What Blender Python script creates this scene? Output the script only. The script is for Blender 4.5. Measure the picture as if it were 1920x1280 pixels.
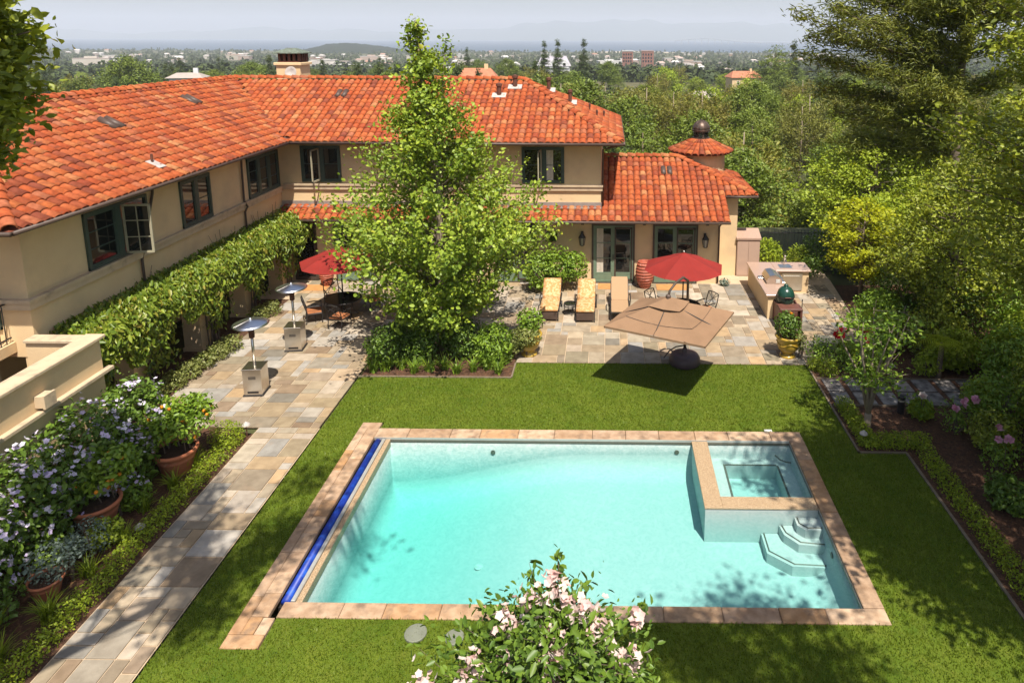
import bpy, math, random
import numpy as np
from mathutils import Matrix, Vector

for o in list(bpy.data.objects): bpy.data.objects.remove(o)
scene = bpy.context.scene
COL = scene.collection
rng = np.random.default_rng(7)
random.seed(7)

# ------------------------------------------------------------------ camera, sky, sun, exposure
cam_d = bpy.data.cameras.new('camera'); cam = bpy.data.objects.new('camera', cam_d); COL.objects.link(cam)
F, PITCH, YAW, ROLL = 1288.0, 0.1832, -0.0095, 0.004
cam_d.sensor_width = 36.0; cam_d.lens = F*36/1920
cam_d.shift_x = -(1130-960)/1920; cam_d.shift_y = -(640-308.5)/1920
cam_d.clip_start = 0.1; cam_d.clip_end = 60000
_f = Vector((math.sin(YAW)*math.cos(PITCH), math.cos(YAW)*math.cos(PITCH), -math.sin(PITCH)))
_r0 = Vector((math.cos(YAW), -math.sin(YAW), 0)); _u0 = _r0.cross(_f)
_r = _r0*math.cos(ROLL)+_u0*math.sin(ROLL); _u = _u0*math.cos(ROLL)-_r0*math.sin(ROLL)
m = Matrix((( _r.x,_u.x,-_f.x,0),( _r.y,_u.y,-_f.y,0),( _r.z,_u.z,-_f.z,10),(0,0,0,1)))
cam.matrix_world = m
scene.camera = cam

SUN = Vector((0.19, -0.48, 1.0)).normalized()
world = bpy.data.worlds.new('World'); scene.world = world; world.use_nodes = True
wn = world.node_tree; bg = wn.nodes['Background']
sky = wn.nodes.new('ShaderNodeTexSky'); sky.sky_type = 'NISHITA'; sky.sun_disc = False
sky.sun_elevation = math.asin(SUN.z); sky.sun_rotation = math.atan2(SUN.x, SUN.y)
sky.altitude = 60; sky.air_density = 1.0; sky.dust_density = 2.2; sky.ozone_density = 1.0
wn.links.new(sky.outputs[0], bg.inputs[0]); bg.inputs[1].default_value = 0.083
sun_d = bpy.data.lights.new('sun', 'SUN'); sun_d.energy = 5.0; sun_d.angle = math.radians(0.5); sun_d.color = (1.0, 0.93, 0.82)
sun = bpy.data.objects.new('sun', sun_d); COL.objects.link(sun)
sun.rotation_euler = SUN.to_track_quat('Z', 'Y').to_euler(); sun.location = (10, -20, 60)
vs = scene.view_settings; vs.view_transform = 'Standard'; vs.look = 'None'; vs.gamma = 1; vs.use_curve_mapping = False
vs.exposure = 0.6
scene.render.engine = 'CYCLES'; cy = scene.cycles
cy.use_denoising = True; cy.max_bounces = 6; cy.diffuse_bounces = 2; cy.glossy_bounces = 3
cy.transmission_bounces = 3; cy.transparent_max_bounces = 10; cy.volume_bounces = 1
cy.sample_clamp_indirect = 4; cy.caustics_reflective = False; cy.caustics_refractive = False

# ------------------------------------------------------------------ materials
MATS = {}
def nodes(name):
    mt = bpy.data.materials.new(name); mt.use_nodes = True
    nt = mt.node_tree; MATS[name] = mt
    return mt, nt, nt.nodes['Principled BSDF'], nt.nodes['Material Output']
def c4(c): return (c[0], c[1], c[2], 1)
def rnd_node(nt):
    at = nt.nodes.new('ShaderNodeAttribute'); at.attribute_name = 'rnd'
    oi = nt.nodes.new('ShaderNodeObjectInfo')
    ad = nt.nodes.new('ShaderNodeMath'); ad.operation = 'ADD'
    nt.links.new(at.outputs['Fac'], ad.inputs[0]); nt.links.new(oi.outputs['Random'], ad.inputs[1])
    fr = nt.nodes.new('ShaderNodeMath'); fr.operation = 'FRACT'; nt.links.new(ad.outputs[0], fr.inputs[0])
    return fr.outputs[0]
def ramp_node(nt, fac, cols):
    r = nt.nodes.new('ShaderNodeValToRGB'); e = r.color_ramp.elements
    n = len(cols)
    while len(e) < n: e.new(0.5)
    for i, c in enumerate(cols): e[i].position = i/(n-1); e[i].color = c4(c)
    nt.links.new(fac, r.inputs[0]); return r.outputs[0]
def noise(nt, scale, detail=4, vec=None, rough=.55):
    n = nt.nodes.new('ShaderNodeTexNoise'); n.inputs['Scale'].default_value = scale; n.inputs['Detail'].default_value = detail
    n.inputs['Roughness'].default_value = rough
    if vec is None:
        g = nt.nodes.new('ShaderNodeNewGeometry'); vec = g.outputs['Position']
    nt.links.new(vec, n.inputs['Vector']); return n.outputs['Fac']
def mixc(nt, fac, a, b, mode='MIX'):
    x = nt.nodes.new('ShaderNodeMix'); x.data_type = 'RGBA'; x.blend_type = mode
    if isinstance(fac, (int, float)): x.inputs[0].default_value = fac
    else: nt.links.new(fac, x.inputs[0])
    for v, i in ((a, 6), (b, 7)):
        if isinstance(v, tuple): x.inputs[i].default_value = c4(v)
        else: nt.links.new(v, x.inputs[i])
    return x.outputs[2]
def cramp(nt, fac, lo, hi):
    r = nt.nodes.new('ShaderNodeMapRange'); r.inputs[1].default_value = lo; r.inputs[2].default_value = hi
    nt.links.new(fac, r.inputs[0]); return r.outputs[0]
def M(name, c1, c2=None, scale=6, rough=.75, bump=0., bscale=None, metal=0., spec=.4, ramp=None, wear=None, wscale=2.0, wlo=.5, whi=.7):
    mt, nt, b, out = nodes(name)
    if ramp: base = ramp_node(nt, rnd_node(nt), ramp)
    else: base = c1
    if c2 is None: c2 = tuple(v*.72 for v in (c1 if not ramp else (1, 1, 1)))
    nf = noise(nt, scale)
    if ramp: col = mixc(nt, cramp(nt, nf, .3, .7), base, mixc(nt, 1.0, base, c2, 'MULTIPLY'))
    else: col = mixc(nt, cramp(nt, nf, .3, .7), c1, c2)
    if wear: col = mixc(nt, cramp(nt, noise(nt, wscale, 6), wlo, whi), col, wear)
    nt.links.new(col, b.inputs['Base Color'])
    b.inputs['Roughness'].default_value = rough; b.inputs['Metallic'].default_value = metal
    b.inputs['Specular IOR Level'].default_value = spec
    if bump:
        bp = nt.nodes.new('ShaderNodeBump'); bp.inputs['Strength'].default_value = bump; bp.inputs['Distance'].default_value = .02
        nt.links.new(noise(nt, bscale or scale*6, 5), bp.inputs['Height']); nt.links.new(bp.outputs[0], b.inputs['Normal'])
    return mt
def LEAF(name, cols, trans=.3, rough=.5, tcol=None, spec=.35, tint=False):
    mt, nt, b, out = nodes(name)
    at = nt.nodes.new('ShaderNodeAttribute'); at.attribute_name = 'rnd'
    col = ramp_node(nt, at.outputs['Fac'], cols)
    oi = nt.nodes.new('ShaderNodeObjectInfo')
    col = mixc(nt, 1.0, col, ramp_node(nt, oi.outputs['Random'], [(.78,.80,.80),(1.12,1.0,.9),(.92,.96,1.0),(1.15,1.15,1.0),(.85,.92,.85),(1.2,1.1,.85)] if tint else [(1,1,1),(1,1,1)]), 'MULTIPLY')
    nt.links.new(col, b.inputs['Base Color']); b.inputs['Roughness'].default_value = rough
    b.inputs['Specular IOR Level'].default_value = spec
    tr = nt.nodes.new('ShaderNodeBsdfTranslucent')
    nt.links.new(mixc(nt, 1.0, col, tcol or (1.5, 1.35, .5), 'MULTIPLY'), tr.inputs[0])
    mx = nt.nodes.new('ShaderNodeMixShader'); mx.inputs[0].default_value = trans
    nt.links.new(b.outputs[0], mx.inputs[1]); nt.links.new(tr.outputs[0], mx.inputs[2]); nt.links.new(mx.outputs[0], out.inputs[0])
    return mt

M('stucco', (.78, .58, .34), (.72, .52, .30), scale=1.2, rough=.9, bump=.35, bscale=45, spec=.15, wear=(.52, .38, .25), wscale=.7, wlo=.50, whi=.85)
M('stucco_cap', (.62, .48, .32), (.50, .38, .26), scale=3, rough=.9, bump=.3, bscale=30, spec=.15, wear=(.36, .28, .20), wscale=3, wlo=.55, whi=.75)
M('tile', (1, 1, 1), (.62, .55, .5), scale=9, rough=.85, spec=.2, bump=.25, bscale=40,
  ramp=[(.51, .122, .040), (.42, .088, .032), (.54, .150, .048), (.34, .074, .036), (.51, .125, .040), (.54, .20, .075), (.46, .105, .038), (.25, .07, .042), (.50, .12, .040), (.44, .16, .085), (.51, .125, .042), (.55, .25, .11)],
  wear=(.16, .065, .04), wscale=6, wlo=.56, whi=.80)
M('roof_deck', (.26, .06, .025), (.12, .035, .02), scale=5, rough=.9)
M('gutter', (.10, .065, .05), rough=.5, scale=3)
M('flashing', (.42, .36, .33), (.30, .26, .24), rough=.5, metal=.3)
M('lead', (.52, .47, .43), (.38, .34, .31), rough=.6)
M('frame_green', (.065, .095, .075), (.05, .075, .062), rough=.5)
M('door_green', (.17, .24, .165), (.14, .20, .14), rough=.5)
M('frame_brown', (.085, .06, .045), rough=.5)
M('frame_cream', (.42, .38, .26), (.34, .31, .22), rough=.6)
M('curtain', (.72, .66, .55), (.58, .52, .42), rough=.9, scale=12)
M('vent_rust', (.16, .06, .035), (.08, .035, .025), rough=.7, scale=12)
M('copper', (.16, .11, .085), (.075, .055, .045), rough=.45, metal=.6, scale=6, wear=(.20, .24, .20), wscale=9, wlo=.6, whi=.7)
M('verdigris', (.22, .28, .22), (.12, .12, .09), rough=.6, metal=.3, scale=8)
M('iron', (.022, .020, .020), (.035, .03, .027), rough=.5, spec=.5)
M('iron_green', (.20, .30, .25), rough=.6)
M('steel', (.74, .70, .64), (.62, .58, .52), rough=.28, metal=1.0, scale=3, bump=.05)
M('reflector', (.78, .80, .86), (.70, .72, .78), rough=.3, metal=1.0, scale=4)
M('dark_plastic', (.03, .026, .026), rough=.5)
M('umbrella_red', (.25, .018, .012), (.21, .015, .010), rough=.85, scale=2.5, bump=.3, bscale=6)
M('umbrella_tan', (.27, .16, .09), (.23, .135, .075), rough=.85, scale=2, bump=.6, bscale=4)
M('umbrella_base', (.10, .065, .07), (.075, .05, .055), rough=.45)
M('cushion', (.56, .25, .085), (.50, .28, .11), scale=22, rough=.9, bump=.3, bscale=10, wear=(.62, .42, .22), wscale=11, wlo=.48, whi=.54)
M('sling', (.42, .27, .15), (.36, .23, .13), scale=40, rough=.9)
M('brown_cushion', (.42, .16, .06), (.30, .11, .045), scale=9, rough=.9)
M('table_glass', (.02, .018, .016), rough=.08, spec=.7)
M('terracotta', (.52, .18, .085), (.42, .14, .07), scale=6, rough=.8, bump=.2, wear=(.60, .34, .22), wscale=6, wlo=.6, whi=.75)
M('terracotta_red', (.42, .11, .06), (.30, .08, .05), scale=12, rough=.6, wear=(.55, .25, .2), wscale=10, wlo=.58, whi=.7)
M('urn_glaze', (.52, .34, .045), (.40, .25, .03), scale=4, rough=.3, spec=.6, wear=(.58, .44, .16), wscale=6, wlo=.6, whi=.75)
M('soil', (.07, .038, .022), (.035, .02, .013), scale=14, rough=1, bump=1, bscale=40)
M('mulch', (.115, .052, .026), (.045, .024, .015), scale=9, rough=1, bump=1, bscale=30, wear=(.20, .105, .055), wscale=24, wlo=.55, whi=.7)
M('bark', (.20, .15, .11), (.10, .075, .055), scale=8, rough=.95, bump=.8, bscale=20)
M('bark_pale', (.34, .27, .20), (.20, .155, .11), scale=6, rough=.9, bump=.5, bscale=15)
M('mortar', (.55, .42, .29), (.45, .34, .23), scale=6, rough=.95, bump=.5, bscale=50)
M('flagstone', (1, 1, 1), (.70, .68, .66), scale=3.5, rough=.8, spec=.3, bump=.6, bscale=10,
  ramp=[(.42, .31, .19), (.26, .21, .15), (.50, .40, .28), (.19, .165, .125), (.36, .34, .31), (.50, .34, .19), (.26, .22, .15), (.54, .46, .36), (.24, .165, .105), (.40, .32, .22), (.44, .41, .37), (.33, .25, .145), (.30, .29, .27)],
  wear=(.30, .22, .15), wscale=1.7, wlo=.6, whi=.78)
M('coping', (1, 1, 1), (.66, .60, .54), scale=5, rough=.85, spec=.25, bump=.4, bscale=22,
  ramp=[(.52, .35, .22), (.42, .28, .18), (.58, .42, .29), (.50, .29, .14), (.46, .32, .22), (.54, .37, .24)], wear=(.22, .15, .10), wscale=4, wlo=.50, whi=.72)
M('slate', (.30, .27, .25), (.20, .185, .175), scale=5, rough=.8, bump=.3, ramp=[(.30, .27, .25), (.24, .22, .21), (.36, .32, .28), (.28, .27, .27)])
M('plaster', (.50, .515, .50), (.485, .50, .485), scale=.6, rough=.8, spec=.1)
M('pebble', (.42, .28, .155), (.20, .13, .075), scale=30, rough=.6, wear=(.52, .39, .25), wscale=60, wlo=.5, whi=.58)
M('waterline_tile', (.07, .075, .065), (.16, .14, .10), scale=40, rough=.4)
M('cover_blue', (.012, .045, .36), (.01, .03, .22), scale=9, rough=.45, wear=(.02, .11, .55), wscale=5)
M('rail', (.55, .54, .50), (.46, .45, .42), rough=.4, metal=.4)
M('granite', (.48, .33, .25), (.38, .25, .19), scale=30, rough=.2, spec=.6)
M('kamado', (.012, .055, .035), (.01, .045, .03), rough=.25, spec=.6, scale=40)
M('red_wood', (.16, .065, .045), (.11, .045, .032), rough=.5, scale=6)
M('cabinet', (.48, .33, .25), (.44, .30, .23), rough=.7, scale=3)
M('white_plastic', (.68, .68, .64), rough=.5)
M('lid', (.20, .21, .16), (.16, .17, .13), rough=.7)
M('timber_edge', (.22, .17, .12), (.15, .115, .08), rough=.9)
M('coir', (.52, .26, .09), (.44, .20, .07), scale=5, rough=.95)
M('ground', (.085, .085, .030), (.05, .06, .022), scale=.05, rough=1, wear=(.16, .13, .07), wscale=.02, wlo=.5, whi=.7)
M('hill', (.05, .075, .04), (.035, .055, .03), scale=.004, rough=1)
M('island_wood', (.014, .026, .012), (.008, .016, .008), scale=.05, rough=1)
M('sand', (.52, .45, .34), scale=.02, rough=1)
M('town_wall', (1, 1, 1), (.85, .83, .8), scale=.05, rough=.9, ramp=[(.60, .57, .53), (.50, .44, .36), (.66, .64, .62), (.42, .30, .24), (.56, .52, .47), (.68, .68, .68)])
M('town_roof', (1, 1, 1), (.8, .8, .8), scale=.05, rough=.9, ramp=[(.55, .52, .50), (.42, .20, .12), (.66, .64, .62), (.38, .34, .31), (.70, .68, .66)])
M('bridge', (.34, .36, .40), rough=.8)
M('house_white', (.78, .78, .80), rough=.8, scale=1)
M('shingle', (.42, .36, .32), (.34, .29, .26), rough=.9, scale=1)
M('roof_terra', (.50, .20, .11), (.38, .14, .08), rough=.9, scale=1)
M('slate_roof', (.40, .38, .42), (.33, .31, .35), rough=.8, scale=1)
M('brick_red', (.30, .13, .09), (.24, .10, .07), rough=.9, scale=.5)
LEAF('leaf_central', [(0.093, 0.156, 0.019), (0.176, 0.266, 0.028), (0.289, 0.385, 0.037), (0.145, 0.229, 0.024), (0.393, 0.476, 0.046), (0.206, 0.302, 0.031), (0.496, 0.458, 0.046)], trans=0.22, rough=.46, spec=.42)
LEAF('leaf_oak', [(0.096, 0.124, 0.015), (0.182, 0.230, 0.021), (0.342, 0.380, 0.030), (0.137, 0.184, 0.019), (0.500, 0.500, 0.043)], trans=0.2, rough=.46, spec=.42)
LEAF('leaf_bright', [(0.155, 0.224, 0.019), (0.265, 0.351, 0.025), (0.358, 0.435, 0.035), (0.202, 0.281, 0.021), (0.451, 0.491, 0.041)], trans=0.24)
LEAF('leaf_lime', [(0.300, 0.356, 0.012), (0.380, 0.410, 0.016), (0.450, 0.475, 0.022), (0.330, 0.378, 0.014)], trans=0.35)
LEAF('leaf_vine', [(0.074, 0.128, 0.015), (0.147, 0.219, 0.021), (0.226, 0.302, 0.029), (0.093, 0.154, 0.016), (0.307, 0.360, 0.040), (0.174, 0.245, 0.023), (0.332, 0.257, 0.045)], trans=0.2, rough=.42, spec=.45)
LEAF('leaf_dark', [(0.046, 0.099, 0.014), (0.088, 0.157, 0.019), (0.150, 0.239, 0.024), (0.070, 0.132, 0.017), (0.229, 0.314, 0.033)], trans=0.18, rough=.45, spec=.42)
LEAF('leaf_shrub', [(0.084, 0.157, 0.015), (0.151, 0.259, 0.023), (0.235, 0.345, 0.030), (0.118, 0.204, 0.018), (0.319, 0.423, 0.038)], trans=0.2, rough=.46, spec=.42)
LEAF('leaf_varieg', [(.14, .17, .03), (.22, .25, .06), (.30, .32, .11), (.10, .14, .02), (.36, .37, .17)], trans=.3)
LEAF('leaf_hedge', [(0.092, 0.151, 0.010), (0.200, 0.278, 0.017), (0.331, 0.408, 0.023), (0.133, 0.197, 0.012)], trans=.3)
LEAF('leaf_grey', [(.10, .15, .12), (.15, .20, .16), (.20, .25, .20), (.08, .125, .10)], trans=.2)
LEAF('leaf_red', [(.06, .025, .02), (.12, .035, .025), (.05, .04, .02)], trans=.2)
LEAF('needle', [(0.086, 0.121, 0.019), (0.148, 0.179, 0.024), (0.244, 0.259, 0.032), (0.113, 0.138, 0.020), (0.330, 0.316, 0.040)], trans=0.14, rough=.5)
LEAF('leaf_euc', [(0.108, 0.122, 0.022), (0.177, 0.179, 0.029), (0.246, 0.237, 0.038), (0.139, 0.136, 0.024), (0.293, 0.237, 0.042)], trans=0.16, tint=True)
LEAF('leaf_far', [(0.073, 0.113, 0.017), (0.122, 0.174, 0.022), (0.187, 0.242, 0.029), (0.097, 0.136, 0.019), (0.243, 0.288, 0.034)], trans=0.16, tint=True)
LEAF('leaf_conifer', [(0.041, 0.068, 0.021), (0.066, 0.098, 0.026), (0.094, 0.131, 0.031)], trans=.15, rough=.6, tint=True)
LEAF('leaf_cedar', [(0.071, 0.106, 0.017), (0.125, 0.174, 0.022), (0.204, 0.258, 0.029), (0.078, 0.106, 0.017)], trans=0.14, rough=.5, tint=True)
LEAF('leaf_wood', [(0.03, 0.05, 0.014), (0.048, 0.07, 0.017), (0.07, 0.095, 0.021), (0.036, 0.05, 0.014)], trans=0.1, rough=.7)
LEAF('grass_blade', [(.085, .13, .011), (.13, .185, .014), (.17, .225, .02), (.105, .155, .012), (.21, .23, .03)], trans=.3, rough=.5, spec=.3)
LEAF('petal_pink', [(.80, .50, .46), (.85, .66, .60), (.86, .76, .70), (.78, .42, .42)], trans=.3, tcol=(1, .9, .85), rough=.6)
LEAF('petal_lilac', [(0.58, 0.46, 0.7), (0.74, 0.66, 0.82), (0.82, 0.78, 0.86), (0.5, 0.36, 0.66)], trans=.25, tcol=(1, 1, 1), rough=.6)
LEAF('petal_red', [(.60, .012, .025), (.72, .03, .04), (.5, .01, .02)], trans=.2, tcol=(1, .8, .8), rough=.5)
LEAF('petal_rose', [(.62, .22, .34), (.72, .38, .48)], trans=.2, tcol=(1, .8, .8), rough=.5)
LEAF('petal_orange', [(.75, .20, .01), (.78, .28, .015)], trans=.1, tcol=(1, .8, .8), rough=.5)
M('orange_fruit', (.72, .26, .008), (.66, .22, .008), rough=.45)

# lawn
mt, nt, b, out = nodes('lawn')
n1 = noise(nt, .9, 5, rough=.65); n2 = noise(nt, 3.2, 6, rough=.7); n3 = noise(nt, 60, 3)
col = mixc(nt, cramp(nt, n1, .35, .68), (.085, .135, .012), (.175, .215, .024))
col = mixc(nt, cramp(nt, n2, .45, .75), col, (.17, .18, .026))
col = mixc(nt, cramp(nt, n3, .35, .75), col, (.05, .095, .009))
nt.links.new(col, b.inputs['Base Color']); b.inputs['Roughness'].default_value = .9; b.inputs['Specular IOR Level'].default_value = .1
bp = nt.nodes.new('ShaderNodeBump'); bp.inputs['Strength'].default_value = .9; bp.inputs['Distance'].default_value = .03
nt.links.new(noise(nt, 45, 4), bp.inputs['Height']); nt.links.new(bp.outputs[0], b.inputs['Normal'])
# glass
mt, nt, b, out = nodes('glass')
b.inputs['Base Color'].default_value = (.012, .013, .013, 1); b.inputs['Roughness'].default_value = .03; b.inputs['Specular IOR Level'].default_value = .9
# lamp glass
mt, nt, b, out = nodes('lamp_glass')
b.inputs['Base Color'].default_value = (.35, .32, .26, 1); b.inputs['Roughness'].default_value = .15
# clear glass table
# pool water: rippled surface with caustics painted into its tint, over an absorbing volume
mt, nt, b, out = nodes('pool_water')
nt.nodes.remove(b)
g = nt.nodes.new('ShaderNodeNewGeometry'); sx = nt.nodes.new('ShaderNodeSeparateXYZ'); nt.links.new(g.outputs['Normal'], sx.inputs[0])
gt = nt.nodes.new('ShaderNodeMath'); gt.operation = 'GREATER_THAN'; gt.inputs[1].default_value = .5; nt.links.new(sx.outputs[2], gt.inputs[0])
wv = noise(nt, 5.5, 4, rough=.6)
bp = nt.nodes.new('ShaderNodeBump'); bp.inputs['Strength'].default_value = .35; bp.inputs['Distance'].default_value = .03
nt.links.new(wv, bp.inputs['Height'])
fr = nt.nodes.new('ShaderNodeFresnel'); fr.inputs[0].default_value = 1.33; nt.links.new(bp.outputs[0], fr.inputs['Normal'])
fm = nt.nodes.new('ShaderNodeMath'); fm.operation = 'MULTIPLY'; nt.links.new(fr.outputs[0], fm.inputs[0]); nt.links.new(gt.outputs[0], fm.inputs[1])
bk_ = nt.nodes.new('ShaderNodeMath'); bk_.operation = 'SUBTRACT'; bk_.inputs[0].default_value = 1; nt.links.new(g.outputs['Backfacing'], bk_.inputs[1])
fm2 = nt.nodes.new('ShaderNodeMath'); fm2.operation = 'MULTIPLY'; nt.links.new(fm.outputs[0], fm2.inputs[0]); nt.links.new(bk_.outputs[0], fm2.inputs[1]); fm = fm2
gl = nt.nodes.new('ShaderNodeBsdfGlossy'); gl.inputs['Roughness'].default_value = .04; nt.links.new(bp.outputs[0], gl.inputs['Normal'])
tp = nt.nodes.new('ShaderNodeBsdfTransparent')
caustic_vor = nt.nodes.new('ShaderNodeTexVoronoi'); caustic_vor.feature = 'SMOOTH_F1'; caustic_vor.inputs['Scale'].default_value = 9; caustic_vor.inputs['Smoothness'].default_value = .6
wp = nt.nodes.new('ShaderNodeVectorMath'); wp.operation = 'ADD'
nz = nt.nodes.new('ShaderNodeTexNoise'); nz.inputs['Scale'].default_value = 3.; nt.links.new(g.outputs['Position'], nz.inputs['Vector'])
nt.links.new(g.outputs['Position'], wp.inputs[0]); nt.links.new(nz.outputs['Color'], wp.inputs[1]); nt.links.new(wp.outputs[0], caustic_vor.inputs['Vector'])
tcol = mixc(nt, cramp(nt, caustic_vor.outputs['Distance'], .12, .75), (.85, .915, .915), (1, 1, 1))  # cellular tint imitates caustic light on the pool floor
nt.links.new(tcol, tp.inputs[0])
mx = nt.nodes.new('ShaderNodeMixShader'); nt.links.new(fm.outputs[0], mx.inputs[0]); nt.links.new(tp.outputs[0], mx.inputs[1]); nt.links.new(gl.outputs[0], mx.inputs[2])
nt.links.new(mx.outputs[0], out.inputs['Surface'])
va = nt.nodes.new('ShaderNodeVolumeAbsorption'); va.inputs['Color'].default_value = (0, .945, .90, 1); va.inputs['Density'].default_value = .37
nt.links.new(va.outputs[0], out.inputs['Volume'])
# bay water
mt, nt, b, out = nodes('bay_water')
b.inputs['Base Color'].default_value = (.03, .06, .10, 1); b.inputs['Roughness'].default_value = .35; b.inputs['Specular IOR Level'].default_value = .25
# haze
mt, nt, b, out = nodes('haze_air'); nt.nodes.remove(b)
pv = nt.nodes.new('ShaderNodeVolumePrincipled'); pv.inputs['Color'].default_value = (.84, .89, 1, 1); pv.inputs['Density'].default_value = 1.45e-4
pv.inputs['Anisotropy'].default_value = .0
nt.links.new(pv.outputs[0], out.inputs['Volume'])

# ------------------------------------------------------------------ mesh helpers
class MB:
    def __init__(s): s.v = []; s.f = []; s.n = 0
    def add(s, v, f):
        v = np.asarray(v, float); s.v.append(v); s.f += [tuple(i+s.n for i in q) for q in f]; s.n += len(v); return s
    def box(s, x0, x1, y0, y1, z0, z1, ch=0.):
        if ch <= 0:
            v = [(x0,y0,z0),(x1,y0,z0),(x1,y1,z0),(x0,y1,z0),(x0,y0,z1),(x1,y0,z1),(x1,y1,z1),(x0,y1,z1)]
            return s.add(v, [(3,2,1,0),(4,5,6,7),(0,1,5,4),(1,2,6,5),(2,3,7,6),(3,0,4,7)])
        v = [(x0,y0,z0),(x1,y0,z0),(x1,y1,z0),(x0,y1,z0),(x0,y0,z1-ch),(x1,y0,z1-ch),(x1,y1,z1-ch),(x0,y1,z1-ch),
             (x0+ch,y0+ch,z1),(x1-ch,y0+ch,z1),(x1-ch,y1-ch,z1),(x0+ch,y1-ch,z1)]
        f = [(3,2,1,0),(8,9,10,11)]
        for a in range(4):
            c = (a+1) % 4; f += [(a,c,c+4,a+4),(a+4,c+4,c+8,a+8)]
        return s.add(v, f)
    def obox(s, c, ax, ay, az, hx, hy, hz):
        c, ax, ay, az = [np.asarray(q, float) for q in (c, ax, ay, az)]
        v = [c+ax*hx*i+ay*hy*j+az*hz*k for k in (-1,1) for (i,j) in ((-1,-1),(1,-1),(1,1),(-1,1))]
        return s.add(v, [(3,2,1,0),(4,5,6,7),(0,1,5,4),(1,2,6,5),(2,3,7,6),(3,0,4,7)])
    def tube(s, pts, rad, n=7, cap=True):
        pts = [np.asarray(p, float) for p in pts]; k = len(pts)
        rads = rad if hasattr(rad, '__len__') else [rad]*k
        vs_ = []; up = None
        for i, p in enumerate(pts):
            d = pts[min(i+1,k-1)]-pts[max(i-1,0)]; d = d/(np.linalg.norm(d)+1e-9)
            if up is None: up = np.array([0,0,1.]) if abs(d[2]) < .9 else np.array([1.,0,0])
            a = np.cross(d, up); a /= np.linalg.norm(a)+1e-9; b_ = np.cross(a, d); up = b_
            for j in range(n):
                t = 2*math.pi*j/n; vs_.append(p+(a*math.cos(t)+b_*math.sin(t))*rads[i])
        f = [(i*n+j, i*n+(j+1)%n, (i+1)*n+(j+1)%n, (i+1)*n+j) for i in range(k-1) for j in range(n)]
        if cap: f += [tuple(range(n-1,-1,-1)), tuple(range((k-1)*n, k*n))]
        return s.add(vs_, f)
    def lathe(s, c, prof, n=20, cap=True):
        k = len(prof); v = [(c[0]+r*math.cos(2*math.pi*j/n), c[1]+r*math.sin(2*math.pi*j/n), c[2]+z) for r, z in prof for j in range(n)]
        f = [(i*n+j, i*n+(j+1)%n, (i+1)*n+(j+1)%n, (i+1)*n+j) for i in range(k-1) for j in range(n)]
        if cap: f += [tuple(range(n-1,-1,-1)), tuple(range((k-1)*n, k*n))]
        return s.add(v, f)
    def prism(s, poly, z0, z1):
        n = len(poly); v = [(x,y,z0) for x,y in poly]+[(x,y,z1) for x,y in poly]
        return s.add(v, [tuple(range(n-1,-1,-1)), tuple(range(n,2*n))]+[(i,(i+1)%n,(i+1)%n+n,i+n) for i in range(n)])
    def mesh(s, name):
        me = bpy.data.meshes.new(name); v = np.concatenate(s.v); me.from_pydata(v.tolist(), [], s.f); me.update(); return me

def link(name, me, mat=None, parent=None, smooth=False, local=False):
    o = bpy.data.objects.new(name, me); COL.objects.link(o)
    if mat and me is not None and len(me.materials) == 0: me.materials.append(MATS[mat])
    if smooth: me.polygons.foreach_set('use_smooth', [True]*len(me.polygons))
    if parent is not None:
        o.parent = parent
        if not local: o.matrix_parent_inverse = WM(parent).inverted()
    return o
_wm = {}
def WM(o):
    m_ = o.matrix_parent_inverse @ o.matrix_basis if o.parent else o.matrix_basis
    return (WM(o.parent) @ m_) if o.parent else m_
def part(name, mb, mat, parent=None, smooth=False, local=False): return link(name, mb.mesh(name), mat, parent, smooth, local)
def tag(o, label, cat, group=None):
    o['label'] = label; o['category'] = cat
    if group: o['group'] = group
    return o
def thing(name, label, cat, loc=(0,0,0), rz=0., group=None):
    o = bpy.data.objects.new(name, None); COL.objects.link(o); o.location = loc; o.rotation_euler = (0,0,rz)
    o.empty_display_size = .3
    o.matrix_basis = Matrix.Translation(loc) @ Matrix.Rotation(rz, 4, 'Z')
    return tag(o, label, cat, group)
def struct(o): o['kind'] = 'structure'; return o
def stuff(o): o['kind'] = 'stuff'; return o
def copy_thing(src, name, label, loc, rz=0., sc=1., group=None):
    r_ = src.copy(); r_.name = name; COL.objects.link(r_)
    r_.matrix_basis = Matrix.Translation(loc) @ Matrix.Rotation(rz, 4, 'Z') @ (Matrix.Diagonal((*sc, 1)) if hasattr(sc, '__len__') else Matrix.Scale(sc, 4))
    r_['label'] = label
    if group: r_['group'] = group
    for ch in src.children:
        c = ch.copy(); COL.objects.link(c); c.parent = r_; c.matrix_parent_inverse = ch.matrix_parent_inverse.copy()
        for g_ in ch.children:
            d = g_.copy(); COL.objects.link(d); d.parent = c; d.matrix_parent_inverse = g_.matrix_parent_inverse.copy()
    return r_
def np_mesh(name, V, T, rnd=None, mat=None):
    """V (n,3), T (m,k) faces of equal size"""
    me = bpy.data.meshes.new(name); k = T.shape[1]
    me.vertices.add(len(V)); me.vertices.foreach_set('co', np.ascontiguousarray(V, np.float32).ravel())
    me.loops.add(T.size); me.loops.foreach_set('vertex_index', np.ascontiguousarray(T, np.int32).ravel())
    me.polygons.add(len(T)); me.polygons.foreach_set('loop_start', np.arange(0, T.size, k, dtype=np.int32))
    me.polygons.foreach_set('loop_total', np.full(len(T), k, np.int32))
    me.update(calc_edges=True)
    if rnd is not None:
        at = me.attributes.new('rnd', 'FLOAT', 'FACE'); at.data.foreach_set('value', np.ascontiguousarray(rnd, np.float32))
    if mat: me.materials.append(MATS[mat])
    return me
def unit(a): return a/(np.linalg.norm(a, axis=1, keepdims=True)+1e-9)
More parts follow.
